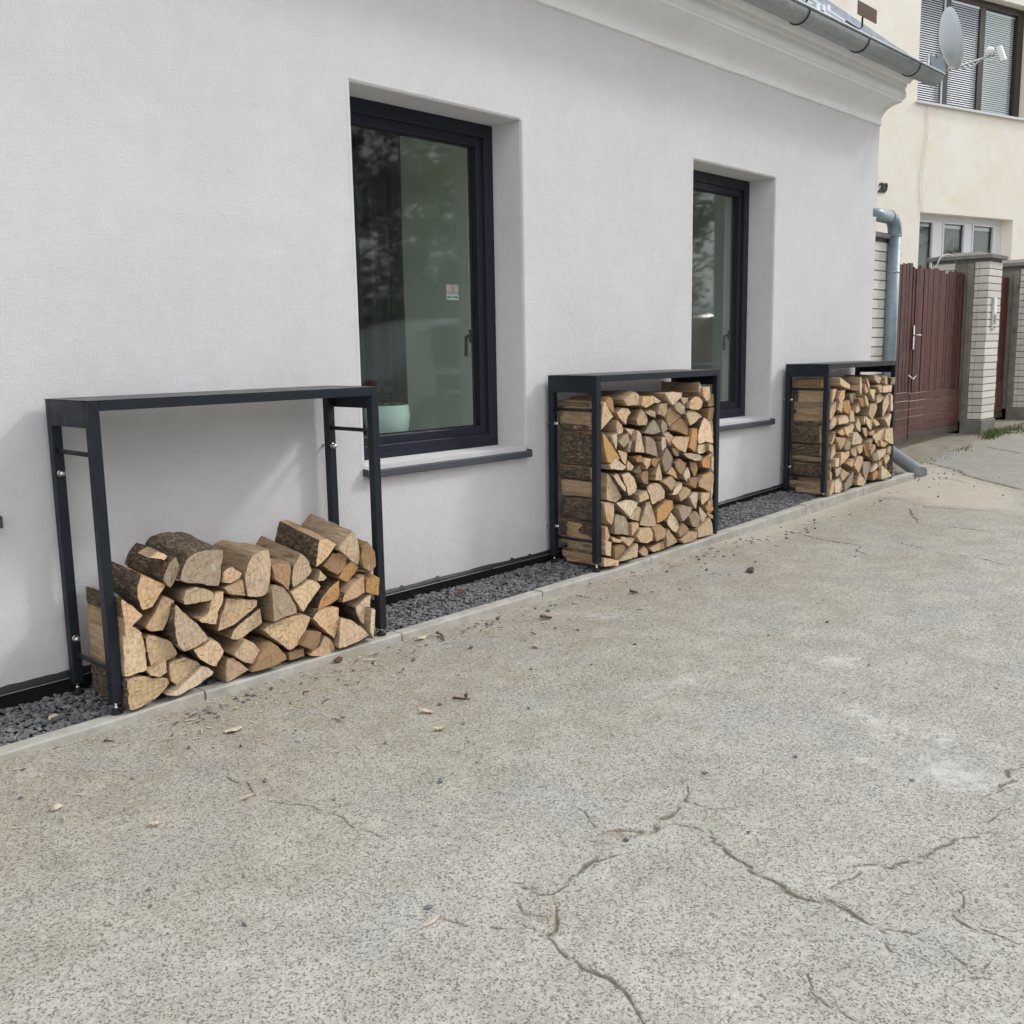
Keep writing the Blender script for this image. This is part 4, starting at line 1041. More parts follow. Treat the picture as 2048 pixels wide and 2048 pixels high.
wall.quad((9.37, -.30, 3.70), (9.37, 3, 3.70), (9.37, 3, 6.5), (9.37, 2.99, 6.5))
wall.quad((9.37, 0, 3.36), (9.37, 6, 3.36), (9.37, 6, 3.71), (9.37, 0, 3.71))
H(wall, 'wall', [STUCCO, REVEAL])
# rough render lip round each opening and along the bottom edge
for a, b in WINS:
    lip = MB()
    def run(p0, p1, nrm):
        p0, p1 = Vector(p0), Vector(p1); n = int((p1-p0).length/.02)
        prev = None
        for k in range(n+1):
            p = p0.lerp(p1, k/n); h = .003+.004*abs(N3(p.x*40, p.z*40, 3))
            i = len(lip.v)
            lip.v += [tuple(p+Vector((0, -.0005, 0))-Vector(nrm)*.022), tuple(p+Vector((0, -h, 0))-Vector(nrm)*.006), tuple(p+Vector(nrm)*h*.6+Vector((0, .012, 0)))]
            if prev is not None:
                for j in (0, 1): lip.face([prev+j, i+j, i+j+1, prev+j+1], 0, True)
            prev = i
    run((a, 0, WZ0), (a, 0, WZ1), (1, 0, 0)); run((b, 0, WZ0), (b, 0, WZ1), (-1, 0, 0)); run((a, 0, WZ1), (b, 0, WZ1), (0, 0, -1))
    H(lip, 'plaster_edge', STUCCO)
# black bitumen plinth, its ledge's lit edge put in as a pale metal bead
pl = MB(); n = 560; prev = None
for k in range(n+1):
    x = -2+(9.37+2)*k/n; zt = plinth_z(x)+.004*N3(x*22, 0, 1)+.006*N3(x*5, 3, 1)+(.010 if N3(x*31, 5, 5) > .45 else 0)
    zb = grav_z(x)-.06; zm = zt*.62+(grav_z(x))*.38
    i = len(pl.v)
    pl.v += [(x, .002, zt), (x, -.007-.003*abs(N3(x*30, 1, 8)), zt-.004), (x, -.010, zm+.008), (x, -.014, zm), (x, -.006, zm-.003), (x, -.008, zb)]
    if prev is not None:
        for j in range(5): pl.face([prev+j, i+j, i+j+1, prev+j+1], 0, j != 3)
    prev = i
plinth = H(pl, 'plinth', PLINTH)
dl = MB()
for x0 in [-2+i*2.05 for i in range(6)]:
    P = []
    for k in range(21):
        x = x0+2.04*k/20
        if x > 9.37: break
        zt = plinth_z(x); zm = zt*.62+grav_z(x)*.38
        P.append((x, -.0145, zm+.002+.0015*N3(x*12, 2, 2)))
    if len(P) > 1: dl.tube(P, .0022, 5)
dl.v = [(x-HX, y, z) for x, y, z in dl.v]
dl.build('lit_edge_bead', plain('lit_edge_metal', (.33, .33, .33), .5, .4, .5, 60), plinth)
# windows
def window(a, b):
    w = MB(); y0, y1 = .225, .30; f = .075
    z0, z1 = WZ0, WZ1
    for A, B in (((a, y0, z0), (a+f, y1, z1)), ((b-f, y0, z0), (b, y1, z1)), ((a+f, y0, z1-f), (b-f, y1, z1)), ((a+f, y0, z0), (b-f, y1, z0+f))): w.box(A, B)
    fr = H(w, 'window', WINP, bevel=.004)
    s = MB(); g = .062; a2, b2, z2, z3 = a+f-.012, b-f+.012, z0+f-.012, z1-f+.012; ya, yb = .243, .318
    for A, B in (((a2, ya, z2), (a2+g, yb, z3)), ((b2-g, ya, z2), (b2, yb, z3)), ((a2+g, ya, z3-g), (b2-g, yb, z3)), ((a2+g, ya, z2), (b2-g, yb, z2+g))): s.box(A, B)
    s.v = [(x-HX, y, z) for x, y, z in s.v]
    s.build('sash', WINP, fr, bevel=.006)
    gm = MB().box((a2+g-.01-HX, .270, z2+g-.01), (b2-g+.01-HX, .276, z3-g+.01)); gm.build('pane', GLASS, fr)
    sp_ = MB()
    for A, B in (((a2+g-.002, .262, z2+g-.002), (a2+g+.006, .296, z3-g)), ((b2-g-.006, .262, z2+g), (b2-g+.002, .296, z3-g)), ((a2+g, .262, z3-g-.006), (b2-g, .296, z3-g+.002)), ((a2+g, .262, z2+g-.002), (b2-g, .296, z2+g+.006))): sp_.box(A, B)
    sp_.v = [(x-HX, y, z) for x, y, z in sp_.v]; sp_.build('gasket', RUBBER, fr)
    h = MB(); hx = b2-g+.006
    h.box((hx-.014, .318, 1.44), (hx+.014, .326, 1.52)); h.tube([(hx, .32, 1.48), (hx, .352, 1.48), (hx-.004, .36, 1.475), (hx-.006, .362, 1.36)], .010, 10)
    h.v = [(x-HX, y, z) for x, y, z in h.v]; h.build('handle', DARKM, fr)
    cap = MB().box((b-.135-HX, .2235, z0+.030), (b-.105-HX, .2255, z0+.040)); cap.build('drain_cap', RUBBER, fr)
    # sheet metal sill with turned up end
    sl_ = MB(); sb = b+.012; sa = a-.012
    top = lambda y: .812-(.225-y)*.075
    sl_.v += [(sa, .226, top(.226)), (sb, .226, top(.226)), (sb, -.042, top(-.042)), (sa, -.042, top(-.042)), (sa, -.045, top(-.042)-.028), (sb, -.045, top(-.042)-.028), (sb, -.036, top(-.042)-.034), (sa, -.036, top(-.042)-.034)]
    for q in ((0, 1, 2, 3), (3, 2, 5, 4), (4, 5, 6, 7)): sl_.face(list(q))
    for xx, w_ in ((sb-.003, 1), (sa, -1)):
        sl_.box((xx, -.044, .0), (xx+.003, .0, .012))
        nv = len(sl_.v)-8
        for k in range(nv, nv+8):
            X, Y, Z = sl_.v[k]; sl_.v[k] = (X, Y, (top(Y)-.026) if Z == 0 else top(Y)+.012)
    sl_.v = [(x-HX, y, z) for x, y, z in sl_.v]
    so = sl_.build('sill', SILLM, fr)
    sd = so.modifiers.new('thick', 'SOLIDIFY'); sd.thickness = .0018
    return fr
WOBJ = [window(a, b) for a, b in WINS]
# stickers on the glass of the nearer full window
st = MB().box((4.118, .2775, 1.725), (4.165, .2785, 1.775), 0); st.box((4.170, .2775, 1.725), (4.215, .2785, 1.775), 0); st.box((4.118, .2775, 1.688), (4.215, .2785, 1.722), 1)
st.box((4.128, .2768, 1.735), (4.134, .2774, 1.765), 1); st.box((4.150, .2768, 1.735), (4.156, .2774, 1.765), 1); st.box((4.182, .2768, 1.742), (4.203, .2774, 1.748), 1)
st.box((4.124, .2768, 1.700), (4.160, .2774, 1.708), 2); st.box((4.172, .2768, 1.700), (4.208, .2774, 1.708), 2)
st.v = [(x-HX, y, z) for x, y, z in st.v]
st.build('sticker', [plain('faded_red', (.55, .36, .36), .5), plain('faded_mint', (.45, .55, .50), .5), plain('faded_ink', (.12, .16, .15), .5)], WOBJ[1])
# cornice
PR = [(.02, 3.340), (-.006, 3.352), (-.016, 3.355), (-.017, 3.392), (-.008, 3.397), (-.008, 3.408), (-.020, 3.428), (-.042, 3.462), (-.076, 3.491), (-.115, 3.509), (-.160, 3.519), (-.2, 3.523), (-.2, 3.543), (-.212, 3.548), (-.226, 3.565), (-.231, 3.59), (-.224, 3.615), (-.218, 3.635), (-.232, 3.640), (-.236, 3.668), (-.265, 3.675), (-.285, 3.700), (-.285, 3.715), (.02, 3.715)]
co = MB(); n = 70
for k in range(n+1):
    x = -4+(13.372)*k/n
    for j, (y, z) in enumerate(PR):
        jj = .0035*N3(x*3, j*.3, 2) if 0 < j < len(PR)-1 else 0
        lo = .004*N3(x*18, 0, 6) if j in (1, 2) else 0
        co.v.append((x, y+jj, z+jj+lo))
m = len(PR)
for k in range(n):
    for j in range(m-1): co.face([k*m+j, (k+1)*m+j, (k+1)*m+j+1, k*m+j+1], 0, 4 <= j <= 10 or 13 <= j <= 16)
co.face([n*m+j for j in range(m)])
H(co, 'cornice', STUCCO_W)
# roof of standing seam sheet
SLP = .81
def rz(y): return 3.765+SLP*(y+.36)
ro = MB().prism([(-.37, rz(-.37)), (3.2, rz(3.2)), (3.2, rz(3.2)-.05), (-.37, rz(-.37)-.03)], -4, 9.52)
roof = H(ro, 'roof', ZROOF)
for k in range(22):
    x = 9.18-k*.62
    if x < -3.9: break
    se = MB().prism([(-.36, rz(-.36)+.002), (3.2, rz(3.2)+.002), (3.2, rz(3.2)+.03), (-.36, rz(-.36)+.026)], x-HX-.006, x-HX+.006); se.build('seam', ZROOF, roof)
vt = MB().prism([(-.38, rz(-.38)-.06), (3.2, rz(3.2)-.06), (3.2, rz(3.2)+.05), (-.38, rz(-.38)+.05)], 9.50-HX, 9.545-HX); vt.build('verge_trim', ZROOF, roof)
def step_bracket(x, y, plate=True):
    b = MB(); z = rz(y)
    b.tube([(x-HX, y+.12, rz(y+.12)+.012), (x-HX, y, z+.012), (x-HX, y-.03, z+.03), (x-HX, y-.03, z+.10), (x-HX, y-.06, z+.17)], .009, 8)
    o = b.build('roof_bracket', DARKM, roof)
    p = MB().box((x-HX-.19, y-.075, z+.085), (x-HX+.19, y-.068, z+.195)); p.build('bracket_plate', RUST, o)
step_bracket(8.9, .02); step_bracket(7.6, -.12); step_bracket(6.2, -.05)
for px, py in ((8.0, .0), (8.35, .12), (8.7, .25)):
    q = MB().box((px-HX, py-.03, rz(py)-.01), (px+.06-HX, py+.02, rz(py)+.035)); q.build('roof_clip', ZROOF, roof)
# half-round gutter
gy, gz_, gr = -.385, 3.742, .085
gu = MB(); xsg = [-4, 0, 3, 6, 8, 9.60]; segn = 18; prof = []
for k in range(segn+1):
    th = math.pi*k/segn; prof.append((gy+gr*math.cos(th), gz_-gr*math.sin(th)))
for xi in xsg:
    for y, z in prof: gu.v.append((xi-HX, y, z+(xi-8)*.004))
for i in range(len(xsg)-1):
    for k in range(segn): gu.face([i*(segn+1)+k, (i+1)*(segn+1)+k, (i+1)*(segn+1)+k+1, i*(segn+1)+k+1], 0, True)
e = (len(xsg)-1)*(segn+1); gu.face([e+k for k in range(segn+1)])
gu.tube([(x-HX, gy-gr-.004, gz_+.006+(x-8)*.004) for x in xsg], .010, 8)
gutter = gu.build('gutter', ZINC, house, recalc=False)
sdm = gutter.modifiers.new('thick', 'SOLIDIFY'); sdm.thickness = .0015
for x in (9.05, 8.02, 7.02, 6.05, 5.05, 4.05):
    br = MB(); Pb = []
    for k in range(15):
        th = math.pi*(.02+.90*k/14); Pb.append((x-HX, gy-(gr+.004)*math.cos(th), gz_-(gr+.004)*math.sin(th)+(x-8)*.004))
    br.tube(Pb, .006, 6); br.build('gutter_bracket', DARKM if x != 9.05 else DARKM, gutter)
# room behind the windows
rm = MB(); X0, X1, Y0, Y1, ZA, ZB = -1.2, 9.2, .452, 3.6, .18, 2.95
# rear wall with two broad unseen openings, added to brighten the rooms with daylight
for xa, xb, za in ((X0, -.9, ZA), (-.9, 2.9, 2.6), (2.9, 5.3, ZA), (5.3, 6.9, 2.6), (6.9, X1, ZA)): rm.quad((xa, Y1, za), (xb, Y1, za), (xb, Y1, ZB), (xa, Y1, ZB))
rm.quad((X0, Y0, ZA), (X0, Y1, ZA), (X0, Y1, ZB), (X0, Y0, ZB)); rm.quad((X1, Y0, ZA), (X1, Y1, ZA), (X1, Y1, ZB), (X1, Y0, ZB))
rm.quad((X0, Y0, ZB), (X1, Y0, ZB), (X1, Y1, ZB), (X0, Y1, ZB)); rm.box((5.0, .46, ZA), (5.12, Y1-.01, ZB-.01))
H(rm, 'room_wall', SAGE)
rf = MB(); rf.quad((X0, Y0, ZA), (X1, Y0, ZA), (X1, Y1, ZA), (X0, Y1, ZA)); H(rf, 'room_floor', FLOORM)
for a, b in WINS:
    q = MB().box((a-.05, .32, WZ0-.03), (b+.05, .62, WZ0+.012)); H(q, 'inner_sill', WHITEP)

# ================================================================== THINGS INSIDE THE WINDOWS
def curtain(x0, x1, y, label):
    mb = MB(); n = 70; prev = None
    for k in range(n+1):
        x = x0+(x1-x0)*k/n; d = .035*math.sin(k*.62)+.012*math.sin(k*1.7+1)
        i = len(mb.v)
        for z in (.30, 1.2, 2.0, 2.72): mb.v.append((x+.01*math.sin(z*3+k), y+d*(1.15-.1*z), z))
        if prev is not None:
            for j in range(3): mb.face([prev+j, i+j, i+j+1, prev+j+1], 0, True)
        prev = i
    return tag(mb.build('curtain', CURT), label, 'curtain', 'curtains in the house windows')
curtain(3.40, 4.16, .72, 'dark grey pleated curtain behind the glass of the window nearest the camera')
curtain(.30, 1.35, .72, 'dark curtain drawn across the window at the left edge of the picture')
curtain(5.55, 6.6, .74, 'dark curtain behind the glass of the window above the middle wood rack')
pot = tag(empty('plant_pot', (3.79, .46, .831)), 'mint green pot with moss and a pine cone on the indoor sill', 'plant pot')
MB().lathe([(.075, 0), (.095, .008), (.125, .12), (.135, .20), (.128, .262), (.120, .262), (.118, .245), (.0, .245)], (0, 0, 0), 28).build('pot', POTM, pot, sharp=40)
ms = MB(); rg = random.Random(4)
for k in range(60):
    a, r = rg.uniform(0, 6.28), .105*math.sqrt(rg.random())
    ms.lathe([(.001, -.01), (.018, 0), (.02, .012), (.012, .022), (.001, .026)], (r*math.cos(a), r*math.sin(a), .243+.025*(1-r/.11)), 6)
ms.build('moss', MOSS, pot)
cn = MB()
for k in range(46):
    f = k/46; a = k*2.4; r = .034*math.sin(math.pi*min(1, .12+f*.85)); z = .275+f*.085
    ax = Matrix.Rotation(a, 3, 'Z') @ Matrix.Rotation(R(62), 3, 'Y')
    cn.lathe([(.001, -.01), (.009, .006), (.010, .014), (.002, .018)], (-.02+r*math.cos(a), -.03+r*math.sin(a), z), 6, axis=ax)
cn.build('pine_cone', CONE, pot)

# ================================================================== FIREWOOD RACKS
def rack(x0, zleg, label):
    W, F, B, TOP, tb = 1.36, -.408, -.035, 1.24, .040
    c = (x0+W/2, (F+B)/2, zleg-.05)
    r = tag(empty('firewood_rack', c), label, 'firewood rack', 'black steel firewood racks along the wall')
    def part(mb, name, mat, bevel=.0025, **k):
        mb.v = [(x-c[0], y-c[1], z-c[2]) for x, y, z in mb.v]; return mb.build(name, mat, k.pop('parent', r), bevel=bevel, **k)
    xl, xr = x0, x0+W
    part(MB().box((xl-.002, F-.002, TOP-.003), (xr+.002, B+.002, TOP)), 'top_panel', RACKP, .001)
    part(MB().box((xl+tb, F, TOP-tb), (xr-tb, F+tb, TOP-.004)), 'front_beam', RACKP)
    part(MB().box((xl+tb, B-tb, TOP-tb), (xr-tb, B, TOP-.004)), 'rear_beam', RACKP)
    for xa in (xl, xr-.004): part(MB().box((xa, F+tb, TOP-.102), (xa+.004, B-tb, TOP-.004)), 'side_panel', RACKP, .001)
    # outer plate over the legs
    for s, xa in ((0, xl), (1, xr-tb)):
        for y0 in (F, B-tb):
            front = y0 == F
            leg = part(MB().box((xa, y0, zleg), (xa+tb, y0+tb, TOP-.004)), 'leg', RACKP, .003)
            fx, fy = xa+tb/2, y0+tb/2
            gz0 = (kerb_z(fx) if front else grav_z(fx)*.88+kerb_z(fx)*.12) - (0 if front else .004)
            ft = MB().tube([(fx, fy, gz0+.010), (fx, fy, zleg+.002)], .0058, 10); fo = part(ft, 'foot', CHROME, 0)
            fo2 = MB().lathe([(.0225, 0), (.0235, .004), (.0225, .012), (.012, .0165), (.0095, .022), (.0085, .026)], (fx, fy, gz0+.0005), 20)
            fo2.v = [(x-c[0], y-c[1], z-c[2]) for x, y, z in fo2.v]; d = fo2.build('foot_pad', RUBBER, fo, sharp=50)
            MB().lathe([(.011, 0), (.0105, .012), (.0075, .016)], (fx-c[0], fy-c[1], gz0+.022-c[2]), 6).build('foot_nut', CHROME, fo)
        for zb in (1.037, zleg+.125):
            part(MB().tube([(xa+tb/2, F+tb-.004, zb), (xa+tb/2, B-tb+.004, zb)], .0095, 12), 'crossbar', RACKP, 0)
        for zb in (.949, zleg+.19):
            M = Matrix.Rotation(R(90), 3, 'X')
            bo = MB().lathe([(.014, 0), (.014, .002), (.0125, .003), (.0125, .010), (.0125, .013), (.0115, .018), (.008, .0225), (.003, .0245), (.0005, .025)], (xa+tb/2, B-tb, zb), 18, axis=M)
            b = part(bo, 'wall_bolt', CHROME, 0, sharp=35)
            part(MB().tube([(xa+tb/2, B, zb), (xa+tb/2, -.001, zb)], .0065, 10), 'spacer', CHROME, 0, parent=r)
    return r
RX = [1.65, 4.645, 7.635]; RZ = [.09, .127, .206]
rack(RX[0], RZ[0], 'black steel firewood rack less than half full, nearest the camera')
rack(RX[1], RZ[1], 'black steel firewood rack packed full, between the two windows')
rack(RX[2], RZ[2], 'black steel firewood rack packed full, at the corner beside the downpipe')

# ================================================================== FIREWOOD
TONE = {'p': (.84, .665, .44), 't': (.72, .53, .325), 'b': (.43, .275, .15), 'o': (.62, .345, .13), 'g': (.40, .335, .24)}
COLW = {'p': 'pale', 't': 'tan', 'b': 'brown', 'o': 'orange', 'g': 'grey'}
def make_log(tone, yf, poly, length, seed, rise=0):
    rg = random.Random(seed)
    P = [Vector((x, z)) for x, z in poly]
    if sum(P[i].x*P[(i+1) % len(P)].y-P[(i+1) % len(P)].x*P[i].y for i in range(len(P))) < 0: P.reverse()
    n = len(P)
    # corners that bend little lie on the round, bark covered side
    def turn(i):
        a, b = (P[i]-P[i-1]), (P[(i+1) % n]-P[i]); return abs(a.angle(b, 0))
    soft = [turn(i) < R(30) for i in range(n)]
    barky = rg.random() < .36 or seed in (114, 115, 127, 130, 131, 133, 138)
    bark = [barky and (soft[i] or soft[(i+1) % n]) for i in range(n)]
    if not any(bark) and rg.random() < .25: bark[rg.randrange(n)] = True
    if all(bark): bark[0] = False
    cen = sum(P, Vector((0, 0)))/n
    bv = [P[i] for i in range(n) if bark[i] or bark[i-1]]
    pith = max(P, key=lambda q: (q-(sum(bv, Vector((0, 0)))/len(bv))).length) if bv else P[0]
    pith = pith.lerp(cen, -.15)
    # fine outline
    Q, bk, key = [], [], []
    for i in range(n):
        a, b = P[i], P[(i+1) % n]; m = max(2, int((b-a).length/.016))
        nn = Vector(((b-a).y, -(b-a).x)).normalized()
        for k in range(m):
            f = k/m; bow = (math.sin(math.pi*f)*(.04 if bark[i] else rg.uniform(-.02, .02)))*(b-a).length
            q = a.lerp(b, f)+nn*bow
            if k == 0:      # worn corners
                q = q.lerp(cen, .02)
            Q.append(q); bk.append(bark[i]); key.append(k == 0)
    N = len(Q)
    nor = []
    for i in range(N):
        t = Q[(i+1) % N]-Q[i-1]; nor.append(Vector((t.y, -t.x)).normalized() if t.length > 1e-9 else Vector((0, 0)))
    cut = (rg.uniform(-.10, .10), rg.uniform(-.10, .10))
    skew = Vector((rg.uniform(0, .012), rg.uniform(-.010, .010)+rise)); grow = rg.uniform(-.05, .05)
    st = [0, .006]+[length*f for f in (.10, .22, .34, .46, .58, .70, .83)]+[length-.006, length]
    V, F, Mi = [], [], []
    sd = seed*7.31
    for j, d in enumerate(st):
        f = d/length
        for i in range(N):
            q = Q[i]-cen
            amp = .0045 if bk[i] else .0035
            dis = amp*1.3*N3(q.x*40+sd, q.y*40, d*16)+.011*N3(q.x*9+sd, q.y*9+3, d*6)*min(1, .25+d*12)
            if j in (0, len(st)-1): dis = dis*.6-.0022+.0030*N3(q.x*95+sd, q.y*95, 6)
            w = cen+q*(1+grow*f)+nor[i]*dis+skew*f
            yy = d
            if j <= 1: yy = d+q.x*cut[0]+q.y*cut[1]+.002*N3(q.x*50+sd, q.y*50, 1)
            V.append((w.x-pith.x, yf+yy, w.y-pith.y))
    for j in range(len(st)-1):
        for i in range(N):
            i2 = (i+1) % N
            F.append([j*N+i, j*N+i2, (j+1)*N+i2, (j+1)*N+i]); Mi.append(2 if bk[i] else 1)
    # end faces with a centre point ring so that they are not dead flat
    def cap(base, sgn):
        F.append([base+i for i in (range(N) if sgn < 0 else reversed(range(N)))]); Mi.append(0)
    cap(0, 1); cap((len(st)-1)*N, -1)
    me = bpy.data.meshes.new('split_log')
    me.from_pydata([(x, y-yf, z) for x, y, z in V], [], F)
    for m in (LEND, LSPLIT, LBARK): me.materials.append(m)
    me.polygons.foreach_set('material_index', Mi)
    me.polygons.foreach_set('use_smooth', [True]*len(F))
    bm = bmesh.new(); bm.from_mesh(me); bmesh.ops.recalc_face_normals(bm, faces=bm.faces); bm.to_mesh(me); bm.free()
    me.set_sharp_from_angle(angle=R(38))
    o = bpy.data.objects.new('split_log', me); COL.objects.link(o)
    o.location = (pith.x, yf, pith.y)
    k = rg.uniform(.82, 1.15); c = TONE[tone]
    wm = rg.uniform(-.07, .10)
    o.color = (min(1, c[0]*k*(1+wm*.6)), min(1, c[1]*k*(1-wm*.35)), min(1, c[2]*k*(1-wm)*rg.uniform(.95, 1.10)), 1)
    area = abs(sum(P[i].x*P[(i+1) % n].y-P[(i+1) % n].x*P[i].y for i in range(n)))/2
    xs_, zs_ = [p.x for p in P], [p.y for p in P]; w, h = max(xs_)-min(xs_), max(zs_)-min(zs_)
    nc = sum(1 for s_ in soft if not s_)
    shape = 'triangular' if nc <= 3 else ('flat' if w > 1.7*h else ('upright' if h > 1.7*w else ('four-sided' if nc == 4 else 'blocky')))
    return o, cen, area, shape, tone
RISE = {39: .055, 40: .04, 38: .035, 33: .035, 31: .03, 30: .03, 36: .01}      # loose top logs that tip up towards the wall
ORD = ['first', 'second', 'third', 'fourth', 'fifth', 'sixth', 'seventh', 'eighth', 'ninth', 'tenth', 'eleventh', 'twelfth', 'thirteenth', 'fourteenth', 'fifteenth', 'sixteenth']
def stack(logs, seed, layers, where, group, special=None):
    L = []
    for i, (t, y, P) in enumerate(logs):
        o, cen, area, shape, tn = make_log(t, y, P, .10 if (seed == 100 and i == 32) else (.315 if seed == 100 else (.30 if y < -.36 else .25)), seed+i, RISE.get(i, 0) if seed == 100 else 0)
        L.append((o, cen, shape, tn, i))
    L.sort(key=lambda q: q[1].y)
    lo = min(q[1].y for q in L); hi = max(q[1].y for q in L)+1e-6
    rows = {}
    for q in L:
        # layers follow the stack, whose floor rises slightly to the right
        rows.setdefault(int((q[1].y-lo)/(hi-lo)*layers), []).append(q)
    for k, rw in rows.items():
        rw.sort(key=lambda q: q[1].x)
        for j, (o, cen, shape, tn, i) in enumerate(rw):
            extra = (special or {}).get(i)
            pos = '%s from left in %s' % (ORD[j], 'bottom layer' if k == 0 else ('top layer' if k == layers-1 else ORD[k]+' layer up'))
            tag(o, '%s %s split log, %s of %s' % (extra or COLW[tn], shape, pos, where), 'firewood', group)
stack(LOGS_A, 100, 6, 'nearest rack', 'split logs in the nearest rack', {25: 'green-marked grey', 33: 'big weathered grey', 32: 'small pale', 27: 'orange bark-edged', 36: 'big pale'})
stack(LOGS_B+LOGS_B_SIDE+LOGS_B_END, 300, 12, 'middle rack', 'split logs in the middle rack')
stack(LOGS_C+LOGS_C_SIDE+LOGS_C_END, 600, 12, 'corner rack', 'split logs in the corner rack')

# wood chips, bark and splinters dropped on the street
CW = {'bark': ('bark_chip', 'red-brown bark flake', BARKCHIP), 'chip': ('wood_chip', 'pale wood chip', CHIP), 'twig': ('twig', 'dark thin twig', BARKCHIP), 'splint': ('splinter', 'pale thin wood splinter', CHIP)}
BITS = []
for i, (k, (x, y), l) in enumerate(DEBRIS):
    nm, w, mt = CW[k]; rg = random.Random(i+50); mb = MB()
    wd = l*{'bark': .45, 'chip': .6, 'twig': .07, 'splint': .14}[k]; th = {'bark': .010, 'chip': .008, 'twig': .005, 'splint': .004}[k]
    n = 6; prev = None
    for j in range(n+1):
        f = j/n; hw = wd/2*(math.sin(math.pi*(.1+.8*f))**.6)*rg.uniform(.7, 1.15); cx = (f-.5)*l; bend = .004*math.sin(f*3+i)+.004
        cy = wd*.25*math.sin(f*4+i)
        q = len(mb.v)
        mb.v += [(cx, cy-hw, bend*.3), (cx, cy, bend+th), (cx, cy+hw, bend*.6+rg.uniform(0, th)), (cx, cy, bend*.2)]
        if prev is not None:
            for a in range(4): mb.face([prev+a, q+a, q+(a+1) % 4, prev+(a+1) % 4])
        prev = q
    mb.face([0, 1, 2, 3]); mb.face([prev+3, prev+2, prev+1, prev])
    o = mb.build(nm, mt, loc=(x, y, road_z(x)+.004)); o.rotation_euler = (0, 0, rg.uniform(0, 3.1))
    BITS.append((k, x, l, o, w))
for k in CW:
    for j, (_, x, l, o, w) in enumerate(sorted((q for q in BITS if q[0] == k), key=lambda q: q[1])):
        tag(o, '%s, %s from left among those lying on the street' % (w, ORD[j]), 'wood debris', 'wood debris on the street')
cl = MB(); rg = random.Random(77)
for k in range(420):         # fine sawdust splinters below the racks
    x = rg.choice([rg.gauss(2.1, .45), rg.gauss(3.4, .6), rg.gauss(5.0, .8), rg.uniform(1, 9)]); y = -.47-abs(rg.gauss(0, .28))
    a = rg.uniform(0, 3.14); l = rg.uniform(.004, .018); w = rg.uniform(.0012, .003); z = road_z(x)+.004
    M = Matrix.Translation((x, y, z)) @ Matrix.Rotation(a, 4, 'Z') @ Matrix.Rotation(rg.uniform(-.2, .2), 4, 'Y')
    cl.box((-l, -w, 0), (l, w, .002), 0 if rg.random() < .75 else 1, M)
tag(cl.build('sawdust', [CHIP, BARKCHIP]), 'fine wood splinters strewn along the kerb', kind='stuff')
for x, y, l, mt, w in ((3.75, -.16, .14, BARKCHIP, 'curled dark bark flake'), (4.05, -.2, .12, BARKCHIP, 'red-brown bark flake'), (1.48, -.27, .05, CHIP, 'short pale wood splinter')):
    mb = MB().tube([(-l/2, 0, 0), (-l/6, .008, .006), (l/6, 0, .009), (l/2, -.006, .002)], .008, 6, radii=[.003, .010, .011, .003]); mb.v = [(a, b, c*.7) for a, b, c in mb.v]
    f = (y+.37)/.37
    o = mb.build('bark_chip' if mt is BARKCHIP else 'splinter', mt, loc=(x, y, (kerb_z(x))*(1-f)+grav_z(x)*f+.012)); o.rotation_euler = (0, 0, .5)
    tag(o, w+' lying on the gravel strip', 'wood debris', 'wood debris on the gravel')

# ================================================================== DOWNPIPE
dp = tag(empty('downpipe', (9.93, .05, .16)), 'blue-grey downpipe with elbows at the house corner', 'downpipe')
def D(mb, name, mat, **k):
    mb.v = [(x-9.93, y-.05, z-.16) for x, y, z in mb.v]; return mb.build(name, mat, dp, **k)
def arc(c, r, a0, a1, n, ax, ay):
    return [tuple(Vector(c)+Vector(ax)*r*math.cos(a0+(a1-a0)*k/n)+Vector(ay)*r*math.sin(a0+(a1-a0)*k/n)) for k in range(n+1)]
X, Z = (1, 0, 0), (0, 0, 1)
D(MB().tube([(9.30, .05, 2.585), (9.80, .05, 2.585)], .062, 20), 'inlet_pipe', PIPEM)
D(MB().tube([(9.78, .05, 2.585)]+arc((9.80, .05, 2.455), .13, R(90), R(0), 4, X, Z)+[(9.93, .05, 2.42)], .066, 20), 'elbow', PIPEM)
D(MB().tube([(9.93, .05, 2.46), (9.93, .05, .42)], .061, 20), 'pipe', PIPEM)
D(MB().tube([(9.93, .05, 2.43), (9.93, .05, 2.415)], .066, 20), 'collar', PIPEM)
ps = D(MB().tube([(9.93, .05, 2.085), (9.93, .05, 2.07)], .065, 20), 'pipe_clamp', ZINC)
sg = D(MB().tube([(9.93, .05, .50), (9.93, .05, .40), (9.905, .015, .345), (9.86, -.045, .315), (9.60, -.385, .198), (9.545, -.456, .174)], .064, 20, caps=False), 'spout', plain('grey_spout', (.27, .29, .30), .5, .3, .15, 20))
sdm = sg.modifiers.new('thick', 'SOLIDIFY'); sdm.thickness = .003
D(MB().tube([(9.562, -.435, .181), (9.550, -.450, .176)], .0675, 20), 'spout_rim', ZINC)
# small block by the corner behind the spout
tag(MB().box((9.75, -.02, .11), (9.95, .28, .26)).build('concrete_block', OLD_CONC, bevel=.008), 'small mossy concrete block behind the downpipe spout', 'concrete block')

